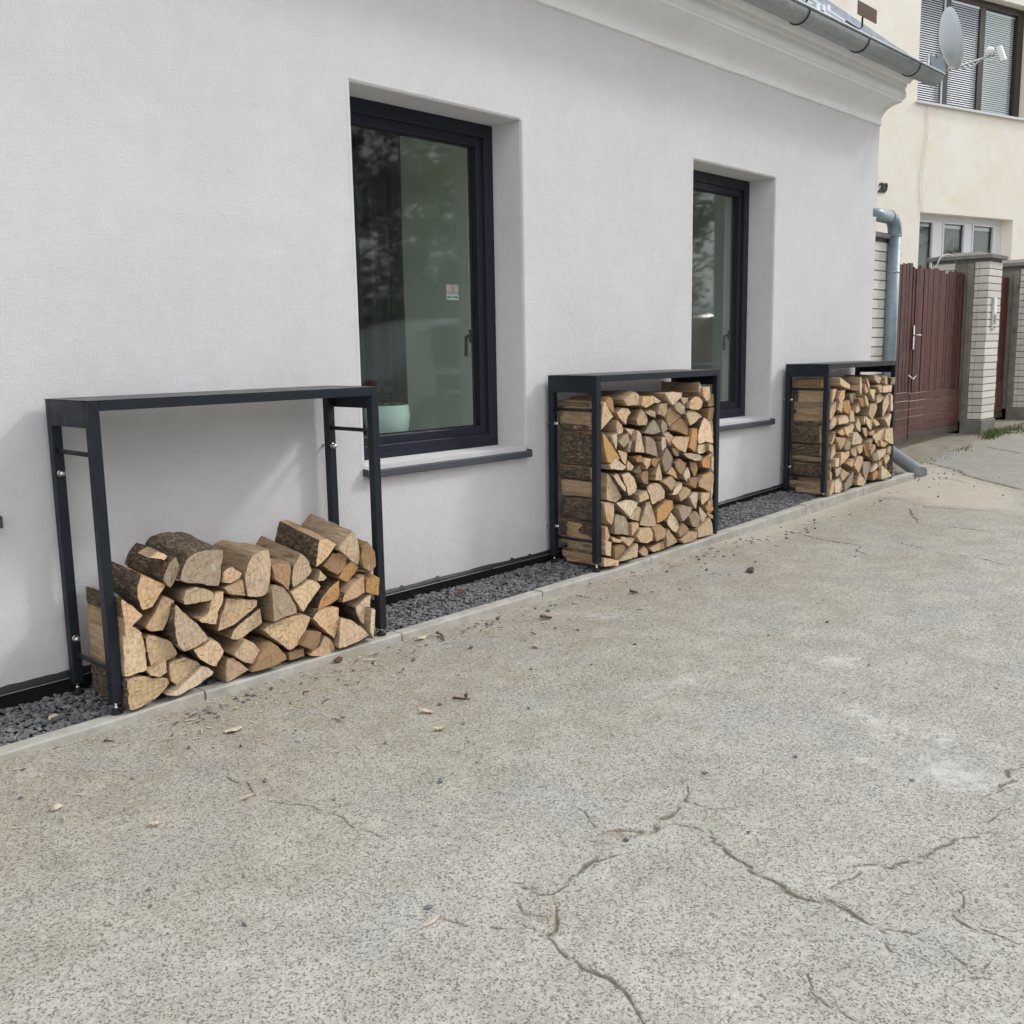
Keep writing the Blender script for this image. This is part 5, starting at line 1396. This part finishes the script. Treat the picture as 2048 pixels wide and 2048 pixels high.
# ================================================================== GATE, PILLARS
def pillar(x0, x1, ztop_b, zb, label, cap_over=.06, jamb=True, extra_back=.80):
    y0 = .105; c = ((x0+x1)/2, .45, zb-.05)
    r = tag(empty('gate_pillar', c), label, 'gate pillar', 'white brick gate pillars')
    def part(mb, name, mat, bevel=0, parent=None):
        mb.v = [(x-c[0], y-c[1], z-c[2]) for x, y, z in mb.v]; return mb.build(name, mat, parent or r, bevel=bevel)
    zlow = zb+.20
    core = MB().box((x0+.010, y0+.010, zb-.1), (x1-.010, extra_back-.01, ztop_b+.03)); co_ = part(core, 'core', MORTAR)
    part(MB().box((x0-.02, y0-.015, zb-.15), (x1+.015, extra_back, zlow-.005)), 'base', OLD_CONC, .012)
    if jamb:
        part(MB().box((x0-.035, .275, zb), (x0+.004, .345, ztop_b-.02)), 'jamb', OLD_CONC, .006)
        part(MB().box((x0-.02, .345, zb), (x0+.003, .50, ztop_b-.02)), 'rendered_strip', m_dull, .004)
    n = 22; h = (ztop_b-zlow)/n; rg = random.Random(int(x0*10))
    for k in range(n):
        za, zc = zlow+k*h+.005, zlow+(k+1)*h-.005
        j = lambda: rg.uniform(-.003, .003)
        part(MB().box((x0+j(), y0+j(), za), (x1+j(), y0+.115, zc)), 'brick', BRICK, .003)
        if jamb: part(MB().box((x0+.001+j(), y0+.118, za), (x0+.1, .272, zc)), 'brick', BRICK, .003)
        part(MB().box((x0+.001+j(), .505, za), (x0+.1, extra_back-.02, zc)), 'brick', BRICK, .003)
    cap = MB(); a, b, d, e = x0-cap_over, x1+cap_over, y0-.045, extra_back+.03; z = ztop_b+.032
    cap.box((a, d, z), (b, e, z+.045)); i = len(cap.v)
    cap.v += [(a+.004, d+.004, z+.0455), (b-.004, d+.004, z+.0455), (b-.004, e-.004, z+.0455), (a+.004, e-.004, z+.0455), ((a+b)/2, d+.25, z+.105), ((a+b)/2, e-.25, z+.105)]
    for q in ((0, 1, 4), (1, 2, 5, 4), (2, 3, 5), (3, 0, 4, 5)): cap.face([i+t for t in q])
    part(cap, 'cap', CAPC, .006)
    return r, part
m_dull = m_concrete('rendered_grey', (.20, .195, .175), (.8, .78, .7), 9, .2, .5)
P1, p1part = pillar(12.90, 13.37, 2.34, .25, 'white brick gate pillar with concrete cap and intercom')
P2, _ = pillar(14.66, 15.13, 2.34, .30, 'white brick gate pillar at the right edge of the picture')
P0, _ = pillar(9.50, 9.965, 2.36, .16, 'white brick gate pillar half hidden behind the downpipe', jamb=False)
# intercom on the street face of the pillar
ic = tag(empty('intercom', (13.10, .10, 1.75)), 'silver intercom with white name plate on the brick pillar', 'intercom')
MB().box((-.055, -.022, -.21), (.055, 0, .17)).build('housing', GREYP, ic, bevel=.004)
MB().box((-.045, -.028, -.03), (.045, -.020, .155)).build('name_plate', WHITEP, ic, bevel=.003)
for k in range(6): MB().box((-.035, -.027, -.055-k*.018), (.035, -.021, -.047-k*.018)).build('speaker_slot', DARKM, ic)
MB().lathe([(.014, 0), (.013, .006), (.001, .008)], (0, -.022, -.185), 14, axis=Matrix.Rotation(R(90), 3, 'X')).build('button', DARKM, ic)
bx = tag(MB().box((13.372, .20, 1.58), (13.52, .32, 2.02)).build('letter_box', GREYP, bevel=.01), 'flat pale grey letter box on the side of the intercom pillar', 'letter box')
# cable loop over the pillar cap
tag(MB().tube(arc((12.76, .55, 2.24), .20, R(180), R(25), 18, (.95, -.3, 0), Z)[:]+[(12.95, .49, 2.26)], .008, 8).build('cable', GREYP), 'grey cable looping over the pillar cap', 'cable')
tag(MB().tube([(14.70, .2, 2.44), (14.76, .2, 2.50), (14.9, .17, 2.47), (15.1, .15, 2.53), (15.15, .15, 2.58), (15.08, .15, 2.60), (14.98, .15, 2.52)], .008, 8).build('wire', DARKM), 'bent dark wire on the cap of the right pillar', 'wire')

def boards(parent, c, x0, x1, y, z_lo, z_mid, z_hi, seed, jag=True):
    rg = random.Random(seed); x = x0
    while x < x1-.02:
        w = min(rg.choice([.052, .060, .068, .085]), x1-x)
        top = z_hi+(rg.uniform(-.025, .02) if jag else 0)
        mb = MB(); yy = y+rg.uniform(-.006, .006); a, b = x+.004, x+w-.004
        q = [rg.uniform(-.015, .012) if jag else 0 for _ in range(3)]
        V = [(a, z_mid), (b, z_mid), (b, top+q[0]), ((a+b)/2, top+q[1]), (a, top+q[2])]
        mb.v = [(px-c[0], yy-c[1], pz-c[2]) for px, pz in V]+[(px-c[0], yy+.02-c[1], pz-c[2]) for px, pz in V]
        mb.face([0, 1, 2, 3, 4]); mb.face([9, 8, 7, 6, 5])
        for k in range(5): mb.face([k, k+5, (k+1) % 5+5, (k+1) % 5])
        o = mb.build('board', BOARD, parent); k = rg.uniform(.65, 1.2)
        o.color = (.135*k, .048*k, .036*k*rg.uniform(.9, 1.3), 1)
        x += w
    n = 6; h = (z_mid-z_lo)/n
    for k in range(n):
        yy = y-.012+rg.uniform(-.003, .003)
        mb = MB().box((x0+.002-c[0], yy-c[1], z_lo+k*h+.003-c[2]), (x1-.002-c[0], yy+.022-c[1], z_lo+(k+1)*h-.003-c[2]))
        o = mb.build('board', BOARD, parent, bevel=.003); kk = rg.uniform(.7, 1.25)
        o.color = ((.13*kk, .050*kk, .038*kk, 1) if k else (.085, .075, .055, 1))
    fr = MB().box((x0-c[0], y+.021-c[1], z_hi-.2-c[2]), (x1-c[0], y+.06-c[1], z_hi-.14-c[2])); fr.box((x0-c[0], y+.021-c[1], z_mid+.05-c[2]), (x1-c[0], y+.06-c[1], z_mid+.12-c[2]))
    fr.build('rear_rail', DARKM, parent)
g1 = tag(empty('gate_leaf', (12.1, .37, .30)), 'brown board gate leaf with lever handle next to the intercom pillar', 'gate', 'brown wooden gates')
boards(g1, (12.1, .37, .30), 11.285, 12.86, .37, .307, .838, 2.21, 1)
hd = MB().box((11.31-12.1, -.012, 1.32-.30), (11.345-12.1, -.004, 1.58-.30)); hd.tube([(11.328-12.1, -.008, 1.475-.30), (11.328-12.1, -.055, 1.475-.30), (11.36-12.1, -.062, 1.475-.30), (11.45-12.1, -.06, 1.470-.30)], .009, 8); hd.build('handle', CHROME, g1)
pu = MB().tube([(11.16-12.1, -.03, 1.04-.30), (11.18-12.1, -.05, 1.02-.30), (11.24-12.1, -.055, .995-.30), (11.32-12.1, -.055, 1.03-.30), (11.36-12.1, -.045, 1.0-.30)], .010, 8); pu.build('hook', CHROME, g1)
g2 = tag(empty('gate_leaf', (10.6, .37, .30)), 'brown board gate leaf mostly hidden behind downpipe and corner rack', 'gate', 'brown wooden gates')
boards(g2, (10.6, .37, .30), 9.98, 11.278, .378, .28, .85, 2.235, 2)
g3 = tag(empty('gate_leaf', (14.0, .40, .36)), 'narrow brown board gate between the two right pillars', 'gate', 'brown wooden gates')
boards(g3, (14.0, .40, .36), 13.40, 14.62, .40, .37, .85, 2.23, 3, False)
# apron and threshold
ap = MB(); rows = []
nx, ny = 40, 10
for i in range(nx+1):
    for j in range(ny+1):
        x = 9.9+(12.9-9.9)*i/nx; f = j/ny
        yf = interp(x, [9.9, 10.5, 11.6, 12.9], [-.12, -.20, -.13, -.02])+.03*N3(x*4, 0, 1)
        y = yf+(.62-yf)*f
        ap.v.append((x, y, road_z(x)+.014+.02*f-(.03 if j == 0 else 0)+.004*N3(x*3, y*3, 2)))
for i in range(nx):
    for j in range(ny): a = i*(ny+1)+j; ap.face([a, a+ny+1, a+ny+2, a+1], 0, True)
tag(ap.build('apron', APRON), 'dirty concrete apron in front of the brown gate', kind='structure')
th = MB().box((13.33, .06, .2), (14.7, .6, .335)); th.box((13.33, -.16, .15), (14.7, .058, .285))
tag(th.build('threshold', APRON, bevel=.015), 'concrete threshold of the narrow gate', kind='structure')
# grass along the pillar foot
gm = MB(); rg = random.Random(21)
def tuft(cx, cy, n, sp, h):
    for k in range(n):
        x, y = rg.gauss(cx, sp), rg.gauss(cy, sp*.35); a = rg.uniform(0, 6.28); l = h*rg.uniform(.5, 1.3); ln = rg.uniform(.2, .9)*l; w = rg.uniform(.002, .0045)
        z = road_z(x); dx, dy = math.cos(a), math.sin(a); i = len(gm.v)
        gm.v += [(x-dy*w, y+dx*w, z-.005), (x+dy*w, y-dx*w, z-.005), (x+dx*ln*.45+dy*w*.7, y+dy*ln*.45-dx*w*.7, z+l*.65), (x+dx*ln*.45-dy*w*.7, y+dy*ln*.45+dx*w*.7, z+l*.65), (x+dx*ln, y+dy*ln, z+l*.9)]
        gm.face([i, i+1, i+2, i+3]); gm.face([i+3, i+2, i+4])
for cx, cy, n, s, h in ((12.75, -.05, 160, .12, .06), (13.1, .0, 320, .18, .085), (13.6, -.12, 300, .25, .07), (14.2, -.2, 260, .25, .07), (14.8, .03, 260, .2, .08), (11.6, -.12, 70, .15, .035), (10.6, -.15, 50, .2, .03)): tuft(cx, cy, n, s, h)
tag(gm.build('grass', GRASS, recalc=False), 'tufts of green grass along the foot of the pillars', kind='stuff')

# ================================================================== NEIGHBOUR HOUSE
nb = tag(empty('cream_house', (16.234, 2.884, 0), R(-15.85)), 'weathered cream rendered house behind the gate with blinds in the upper window', 'house')
def NB(mb, name, mat, parent=None, **k): return mb.build(name, mat, parent or nb, **k)
UP = (.77, 3.77, 5.23, 7.07); LO = (.98, 3.545, 1.75, 3.515); RD = .16      # s0, s1, z0, z1
w = MB(); S0, S1 = -7.0, 9.0
xs = [S0, UP[0], LO[0], LO[1], UP[1], S1]; zs = [-.4, LO[2], LO[3], UP[2], UP[3], 9.0]
for i in range(5):
    for j in range(5):
        a, b, c, d = xs[i], xs[i+1], zs[j], zs[j+1]
        if LO[0] <= a and b <= LO[1] and LO[2] <= c and d <= LO[3]: continue
        if UP[0] <= a and b <= UP[1] and UP[2] <= c and d <= UP[3]: continue
        w.quad((a, 0, c), (b, 0, c), (b, 0, d), (a, 0, d))
for a, b, c, d in (UP, LO):
    w.quad((a, 0, c), (a, .3, c), (a, .3, d), (a, 0, d)); w.quad((b, 0, c), (b, .3, c), (b, .3, d), (b, 0, d)); w.quad((a, 0, d), (b, 0, d), (b, .3, d), (a, .3, d)); w.quad((a, 0, c), (b, 0, c), (b, .3, c), (a, .3, c))
w.quad((S0, 0, -.4), (S0, 8, -.4), (S0, 8, 9), (S0, 0, 9)); w.quad((S1, 0, -.4), (S1, 8, -.4), (S1, 8, 9), (S1, 0, 9))
NB(w, 'wall', CREAM)
NB(MB().prism([(-.5, 9.0), (4, 12), (8.5, 9.0), (8.5, 9.15), (4, 12.2), (-.5, 9.15)], S0-.2, S1+.2), 'roof', plain('roof_tile', (.16, .07, .05), .8))
for a, b, c, d in (UP, LO): NB(MB().box((a-.1, .32, c-.1), (b+.1, 2.5, d+.1)), 'room', DARKROOM)
def frame_bars(L):
    m = MB()
    for a, b in L: m.box(a, b)
    return m
# upper window: brown frame, three lights with blinds
a, b, c, d = UP; fy = RD
fu = NB(frame_bars([((a, fy, c), (a+.07, fy+.07, d)), ((b-.17, fy, c), (b-.0, fy+.07, d)), ((a+.07, fy, d-.11), (b-.17, fy+.07, d)), ((a+.07, fy, c), (b-.17, fy+.07, c+.06)), ((1.585, fy, c+.06), (1.745, fy+.07, d-.11)), ((2.53, fy, c+.06), (2.68, fy+.07, d-.11))]), 'upper_window', BROWNF, bevel=.006)
NB(MB().box((a-.05, -.06, c-.035), (b+.06, .16, c-.003)), 'sill', PVC, fu)
NB(MB().box((1.572, fy-.012, c+.01), (1.592, fy+.01, d-.1)), 'edge_strip', PVC, fu)
for x0, x1, g, op in ((a+.08, 1.58, 0, .50), (1.75, 2.525, 0, .52), (2.69, 3.59, 1, .22)):
    NB(MB().box((x0-.01, fy+.045, c+.05), (x1+.01, fy+.05, d-.1)), 'pane', GLASS, fu) if g else None
    bl = MB(); n = 46; yb = fy+.075 if g else fy+.03
    for k in range(n):
        z = c+.08+(d-.22-c)*k/n; t = .007
        bl.v += [(x0, yb-t, z-.010), (x1, yb-t, z-.010), (x1, yb+t, z+.013), (x0, yb+t, z+.013)]; i = len(bl.v)-4; bl.face([i, i+1, i+2, i+3])
    bl.box((x0, yb-.015, d-.15), (x1, yb+.015, d-.115))
    for f in (.12, .88): bl.tube([(x0+(x1-x0)*f, yb-.013, c+.08), (x0+(x1-x0)*f, yb-.013, d-.13)], .002, 5)
    o = NB(bl, 'blind', SLAT, fu); o['kind'] = 'stuff'
# lower window: white frame
a, b, c, d = LO
fl = NB(frame_bars([((a, fy, c), (a+.24, fy+.07, c+.10)), ((a, fy, d-.09), (b-.06, fy+.07, d)), ((a, fy, c+.1), (a+.09, fy+.07, d-.09)), ((1.565, fy, c+.1), (1.805, fy+.07, d-.09)), ((2.42, fy, c+.1), (2.62, fy+.07, d-.09)), ((3.25, fy, c+.1), (b-.06, fy+.07, d-.09)), ((a+.24, fy, c), (b-.06, fy+.07, c+.1))]), 'lower_window', PVC, bevel=.008)
NB(MB().box((b-.06, fy, c), (b, fy+.07, d)), 'edge_strip', CREAM, fl)
for x0, x1 in ((a+.09, 1.565), (1.805, 2.42), (2.62, 3.25)):
    NB(MB().box((x0, fy+.035, c+.1), (x1, fy+.04, d-.09)), 'pane', GLASS, fl)
    NB(frame_bars([((x0, fy-.012, c+.1), (x0+.035, fy+.03, d-.09)), ((x1-.035, fy-.012, c+.1), (x1, fy+.03, d-.09)), ((x0+.035, fy-.012, d-.13), (x1-.035, fy+.03, d-.09)), ((x0+.035, fy-.012, c+.1), (x1-.035, fy+.03, c+.14))]), 'sash', PVC, fl, bevel=.006)
    bl = MB(); bl.box((x0+.04, fy+.06, d-.19), (x1-.04, fy+.09, d-.14)); NB(bl, 'blind_box', SLAT, fl)
    cu = MB(); prev = None
    for k in range(30):
        x = x0+.03+(x1-x0-.06)*k/29; i = len(cu.v); yy = fy+.13+.02*math.sin(k*1.3); cu.v += [(x, yy, c+.1), (x, yy, d-.15)]
        if prev is not None: cu.face([prev, i, i+1, prev+1], 0, True)
        prev = i
    NB(cu, 'net_curtain', plain('grey_net', (.10, .105, .10), .9), fl)
# house number
fc = bpy.data.curves.new('house_number', 'FONT'); fc.body = '20'; fc.size = .205; fc.extrude = .012; fc.shear = .25; fc.offset = .004; fc.space_character = .9
tmp = bpy.data.objects.new('tmp', fc); COL.objects.link(tmp)
dg = bpy.context.evaluated_depsgraph_get()
me = bpy.data.meshes.new_from_object(tmp.evaluated_get(dg)); bpy.data.objects.remove(tmp)
me.materials.clear(); me.materials.append(NUMB)
hn = bpy.data.objects.new('house_number', me); COL.objects.link(hn); hn.parent = nb; hn.location = (-.095, -.014, 3.765); hn.rotation_euler = (R(90), 0, 0)
hn['label'] = 'black slanted house number 20'
# thin cables on the facade
for dx in (0, .22):
    P = [(.95+dx*.3+.05*math.sin(t*.7), -.012, 5.2-t*.175+(-.05 if t == 10 else 0)) for t in range(11)]
    NB(MB().tube(P, .003, 6), 'facade_cable', plain('faded_cable', (.58, .54, .46), .7))

# ================================================================== SATELLITE DISH on the house corner
ds = tag(empty('satellite_dish', (9.98, -.30, 4.135)), 'grey satellite dish on a short mast seen from behind above the gutter end', 'satellite dish')
fwd = _f; rt = _r
vd = (Vector((10.0, -.31, 4.16))-cam.location).normalized(); rt = vd.cross(Vector((0, 0, 1))).normalized()
ax = (rt*.95+vd*.25+Vector((0, 0, .17))).normalized()
q = ax.to_track_quat('Z', 'Y').to_matrix()
dsh = MB(); pr = [(.0005, 0)]+[(.265*k/10, .055*(k/10)**2*1.6) for k in range(1, 11)]+[(.276, .09), (.276, .083), (.262, .074)]+[(.262*k/9, .055*(k/10)**2*1.6-.006) for k in range(9, 0, -1)]+[(.0005, -.006)]
dsh.lathe([(r_, h_) for r_, h_ in pr], (0, 0, 0), 40, axis=q)
dsh.build('reflector', DISHM, ds, sharp=50)
back = -ax
lo_ = Vector((0, 0, -1))-ax*(-ax.z); lo_.normalize()
mt = Vector((-.05, .02, -.19))
bkt = MB()
o0 = lo_*.12+back*.03
side = ax.cross(lo_).normalized()
for sg_ in (-1, 1):
    pA = [o0+side*.05*sg_+back*.0, o0+side*.05*sg_+back*.11-lo_*.02, o0+side*.05*sg_+back*.12+lo_*.10, o0+side*.05*sg_+lo_*.16]
    i = len(bkt.v); bkt.v += [tuple(p) for p in pA]+[tuple(p+side*.006) for p in pA]
    bkt.face([i, i+1, i+2, i+3]); bkt.face([i+7, i+6, i+5, i+4])
    for k in range(4): bkt.face([i+k, i+4+k, i+4+(k+1) % 4, i+(k+1) % 4])
bkt.tube([o0-side*.07+back*.05, o0+side*.07+back*.05], .012, 8)
bkt.build('mount_bracket', m_zinc('bracket_zinc', (.30, .34, .37), .4, .6), ds)
mp = o0+back*.115+lo_*.02
MB().tube([mp+Vector((0, 0, .06)), mp+Vector((0, 0, -.16)), Vector((9.55-10.0, .25, -.30))], .019, 12).build('mast', CHROME, ds)
foot = lo_*.255+ax*.06
arm_end = lo_*.24+ax*.42
MB().tube([foot-ax*.06, foot+ax*.04, arm_end], .011, 8).build('arm', CHROME, ds)
lq = (Vector((0, 0, .0))-(arm_end)).normalized()
MB().lathe([(.03, 0), (.034, .01), (.030, .05), (.018, .06)], tuple(arm_end-ax*.015-lo_*.03), 16, axis=(-ax*.8-lo_*.6).normalized().to_track_quat('Z', 'Y').to_matrix()).build('feed_horn', WHITEP, ds, sharp=45)
lb = MB().box((-.03, -.022, -.07), (.03, .022, .07)); lb.v = [tuple(arm_end+ax*.06+lo_*.01+Matrix.Rotation(.35, 3, rt.cross(Vector((0, 0, 1)))) @ Vector(p)) for p in lb.v]
lb.build('converter', WHITEP, ds, bevel=.008)
for k in (0, .012): MB().tube([foot+lo_*.01, foot+ax*.15+lo_*(.03+k), foot+ax*.25-lo_*.01, foot+ax*.36+lo_*(.06+k), arm_end+ax*.06+lo_*.08], .005, 6).build('coax_cable', GREYP, ds)

# ================================================================== ACROSS THE STREET (seen reflected in the panes)
LEAFA, LEAFB = m_leaf('leaf_dark', (.05, .085, .03), (.12, .17, .065)), m_leaf('leaf_mid', (.075, .115, .04), (.16, .21, .085))
TRUNK = plain('tree_bark', (.06, .045, .033), .95, var=.35, bump=.8, bscale=30)
def tree(x, y, h, r, label, seed, mat):
    rg = random.Random(seed); z0 = road_z(x)-.05
    t = tag(empty('street_tree', (x, y, z0)), label, 'tree', 'trees across the street')
    tk = MB(); tk.tube([(0, 0, 0), (.05, .03, h*.3), (-.03, .08, h*.6), (.02, 0, h*.9)], .2, 10, radii=[.22, .16, .11, .03])
    for k in range(9):
        a = k*2.4; zz = h*(.28+.06*k); L = r*(.9-.05*k)
        tk.tube([(0, .02, zz), (L*.5*math.cos(a), L*.5*math.sin(a), zz+L*.25), (L*math.cos(a), L*math.sin(a), zz+L*.5)], .05, 6, radii=[.07, .045, .015])
    tk.build('trunk', TRUNK, t)
    cr = MB(); cl_ = []
    for k in range(110):
        a, b = rg.uniform(0, 6.28), rg.uniform(-1, 1); rr = r*rg.uniform(.35, 1)
        cl_.append((rr*math.cos(a)*math.sqrt(1-b*b*.8), rr*math.sin(a)*math.sqrt(1-b*b*.8), h*.55+b*h*.45, rg.uniform(.45, .8)))
    for cx, cy, cz, cr_ in cl_:
        for k in range(100):
            d = Vector((rg.gauss(0, 1), rg.gauss(0, 1), rg.gauss(0, .8))).normalized()*cr_*rg.uniform(.5, 1)
            p = Vector((cx, cy, cz))+d; u_ = Vector((rg.uniform(-1, 1), rg.uniform(-1, 1), rg.uniform(-.5, .5))).normalized(); v_ = u_.cross(d.normalized()+Vector((.01, 0, .3))).normalized()
            s_ = rg.uniform(.06, .12); i = len(cr.v)
            cr.v += [tuple(p-u_*s_), tuple(p+v_*s_*.5), tuple(p+u_*s_), tuple(p-v_*s_*.5)]; cr.face([i, i+1, i+2, i+3])
    cr.build('crown', mat, t, recalc=False)
tree(9.0, -12.5, 7.5, 3.0, 'broad dark green tree across the street, reflected in the nearer window', 1, LEAFA)
tree(13.6, -12.5, 8, 3.2, 'tall green tree across the street, reflected beside the darker one', 2, LEAFB)
tree(18.8, -12.5, 7.5, 3.2, 'dark green tree far down the street, reflected in the second window', 3, LEAFA)
tree(4.6, -13, 7, 2.8, 'green tree across the street at the left of the row', 4, LEAFB)
tree(24.5, -12.5, 8, 3.4, 'tall dark tree at the far end of the row across the street', 5, LEAFA)
for i, (tx, ty, th_, tr_) in enumerate(((7, -18.5, 10, 3.8), (12, -18, 11, 4.0), (17, -18.5, 10.5, 4), (23, -18, 11, 4.2), (30, -18, 11, 4.5))):
    tree(tx, ty, th_, tr_, 'tall tree in the second row across the street, %s from the left' % ['first', 'second', 'third', 'fourth', 'fifth'][i], 20+i, LEAFB if i % 2 else LEAFA)
def car(cx, cy, label, paint):
    z0 = road_z(cx); c = tag(empty('parked_car', (cx, cy, z0)), label, 'car', 'cars parked across the street')
    # side outline as stations along x: (x, lower z, shoulder z, roof z, half width)
    st = [(-2.15, .42, .70, .72, .70), (-2.05, .30, .86, .90, .80), (-1.75, .24, .95, 1.12, .86), (-1.35, .24, .98, 1.52, .88), (-.7, .22, .99, 1.66, .89), (.1, .22, .99, 1.68, .89), (.65, .22, .98, 1.58, .89), (1.15, .22, .97, 1.12, .88), (1.65, .24, .93, 1.00, .86), (2.0, .30, .80, .86, .80), (2.15, .42, .66, .68, .70)]
    mb = MB(); prev = None
    for x, a, s_, rf_, hw in st:
        i = len(mb.v); rw = hw*(.74 if rf_ > 1.2 else .88)
        sec = [(-hw*.9, a), (-hw, (a+s_)/2), (-hw*.97, s_), (-rw, rf_-.05), (-rw*.8, rf_), (rw*.8, rf_), (rw, rf_-.05), (hw*.97, s_), (hw, (a+s_)/2), (hw*.9, a)]
        mb.v += [(x, y, z) for y, z in sec]
        if prev is not None:
            for k in range(9): mb.face([prev+k, i+k, i+k+1, prev+k+1], 0, True)
            mb.face([prev+9, i+9, i, prev])
        else: mb.face([i+k for k in range(10)])
        prev = i
    mb.face([prev+k for k in reversed(range(10))])
    mb.build('body', paint, c, sharp=35)
    gl = plain('car_glass', (.01, .012, .013), .05)
    for sg_ in (-1, 1):
        for xa, xb, ta, tb_ in ((-1.25, -.62, -1.1, -.62), (-.55, .25, -.55, .25), (.32, .98, .32, .62)):
            w_ = MB(); yb_, yt_ = .868*sg_, .675*sg_
            w_.v = [(xa, yb_, 1.02), (xb, yb_, 1.02), (tb_, yt_, 1.56), (ta, yt_, 1.56)]; w_.v += [(x, y-.03*sg_, z) for x, y, z in w_.v]
            w_.face([0, 1, 2, 3]); w_.face([7, 6, 5, 4])
            for k in range(4): w_.face([k, k+4, (k+1) % 4+4, (k+1) % 4])
            w_.build('side_window', gl, c)
        for wx in (-1.35, 1.38):
            wh = MB().lathe([(.20, -.1), (.31, -.1), (.33, -.07), (.33, .07), (.31, .1), (.20, .1)], (wx, .80*sg_, .33), 24, axis=Matrix.Rotation(R(90), 3, 'X'))
            wo_ = wh.build('wheel', RUBBER, c, sharp=40)
            MB().lathe([(.20, -.012), (.19, .0), (.05, .004), (.0005, .006)], (wx, .80*sg_+.101*sg_, .33), 20, axis=Matrix.Rotation(R(-90*sg_), 3, 'X')).build('rim', CHROME, wo_, sharp=40)
        MB().box((2.02, .50*sg_-.14, .68), (2.12, .50*sg_+.14, .78)).build('headlight', WHITEP, c, bevel=.02)
        MB().box((-2.12, .55*sg_-.12, .74), (-2.04, .55*sg_+.12, .88)).build('tail_light', plain('red_lens', (.3, .01, .01), .2), c, bevel=.02)
    return c
car(10.2, -5.9, 'light blue-grey estate car parked opposite, reflected in the nearer window', m_metal_paint('blue_grey_car_paint', (.55, .60, .60), .2, .5))
car(17.0, -5.9, 'dull red car parked opposite, reflected in the second window', m_metal_paint('dull_red_car_paint', (.22, .06, .05), .15, .6))
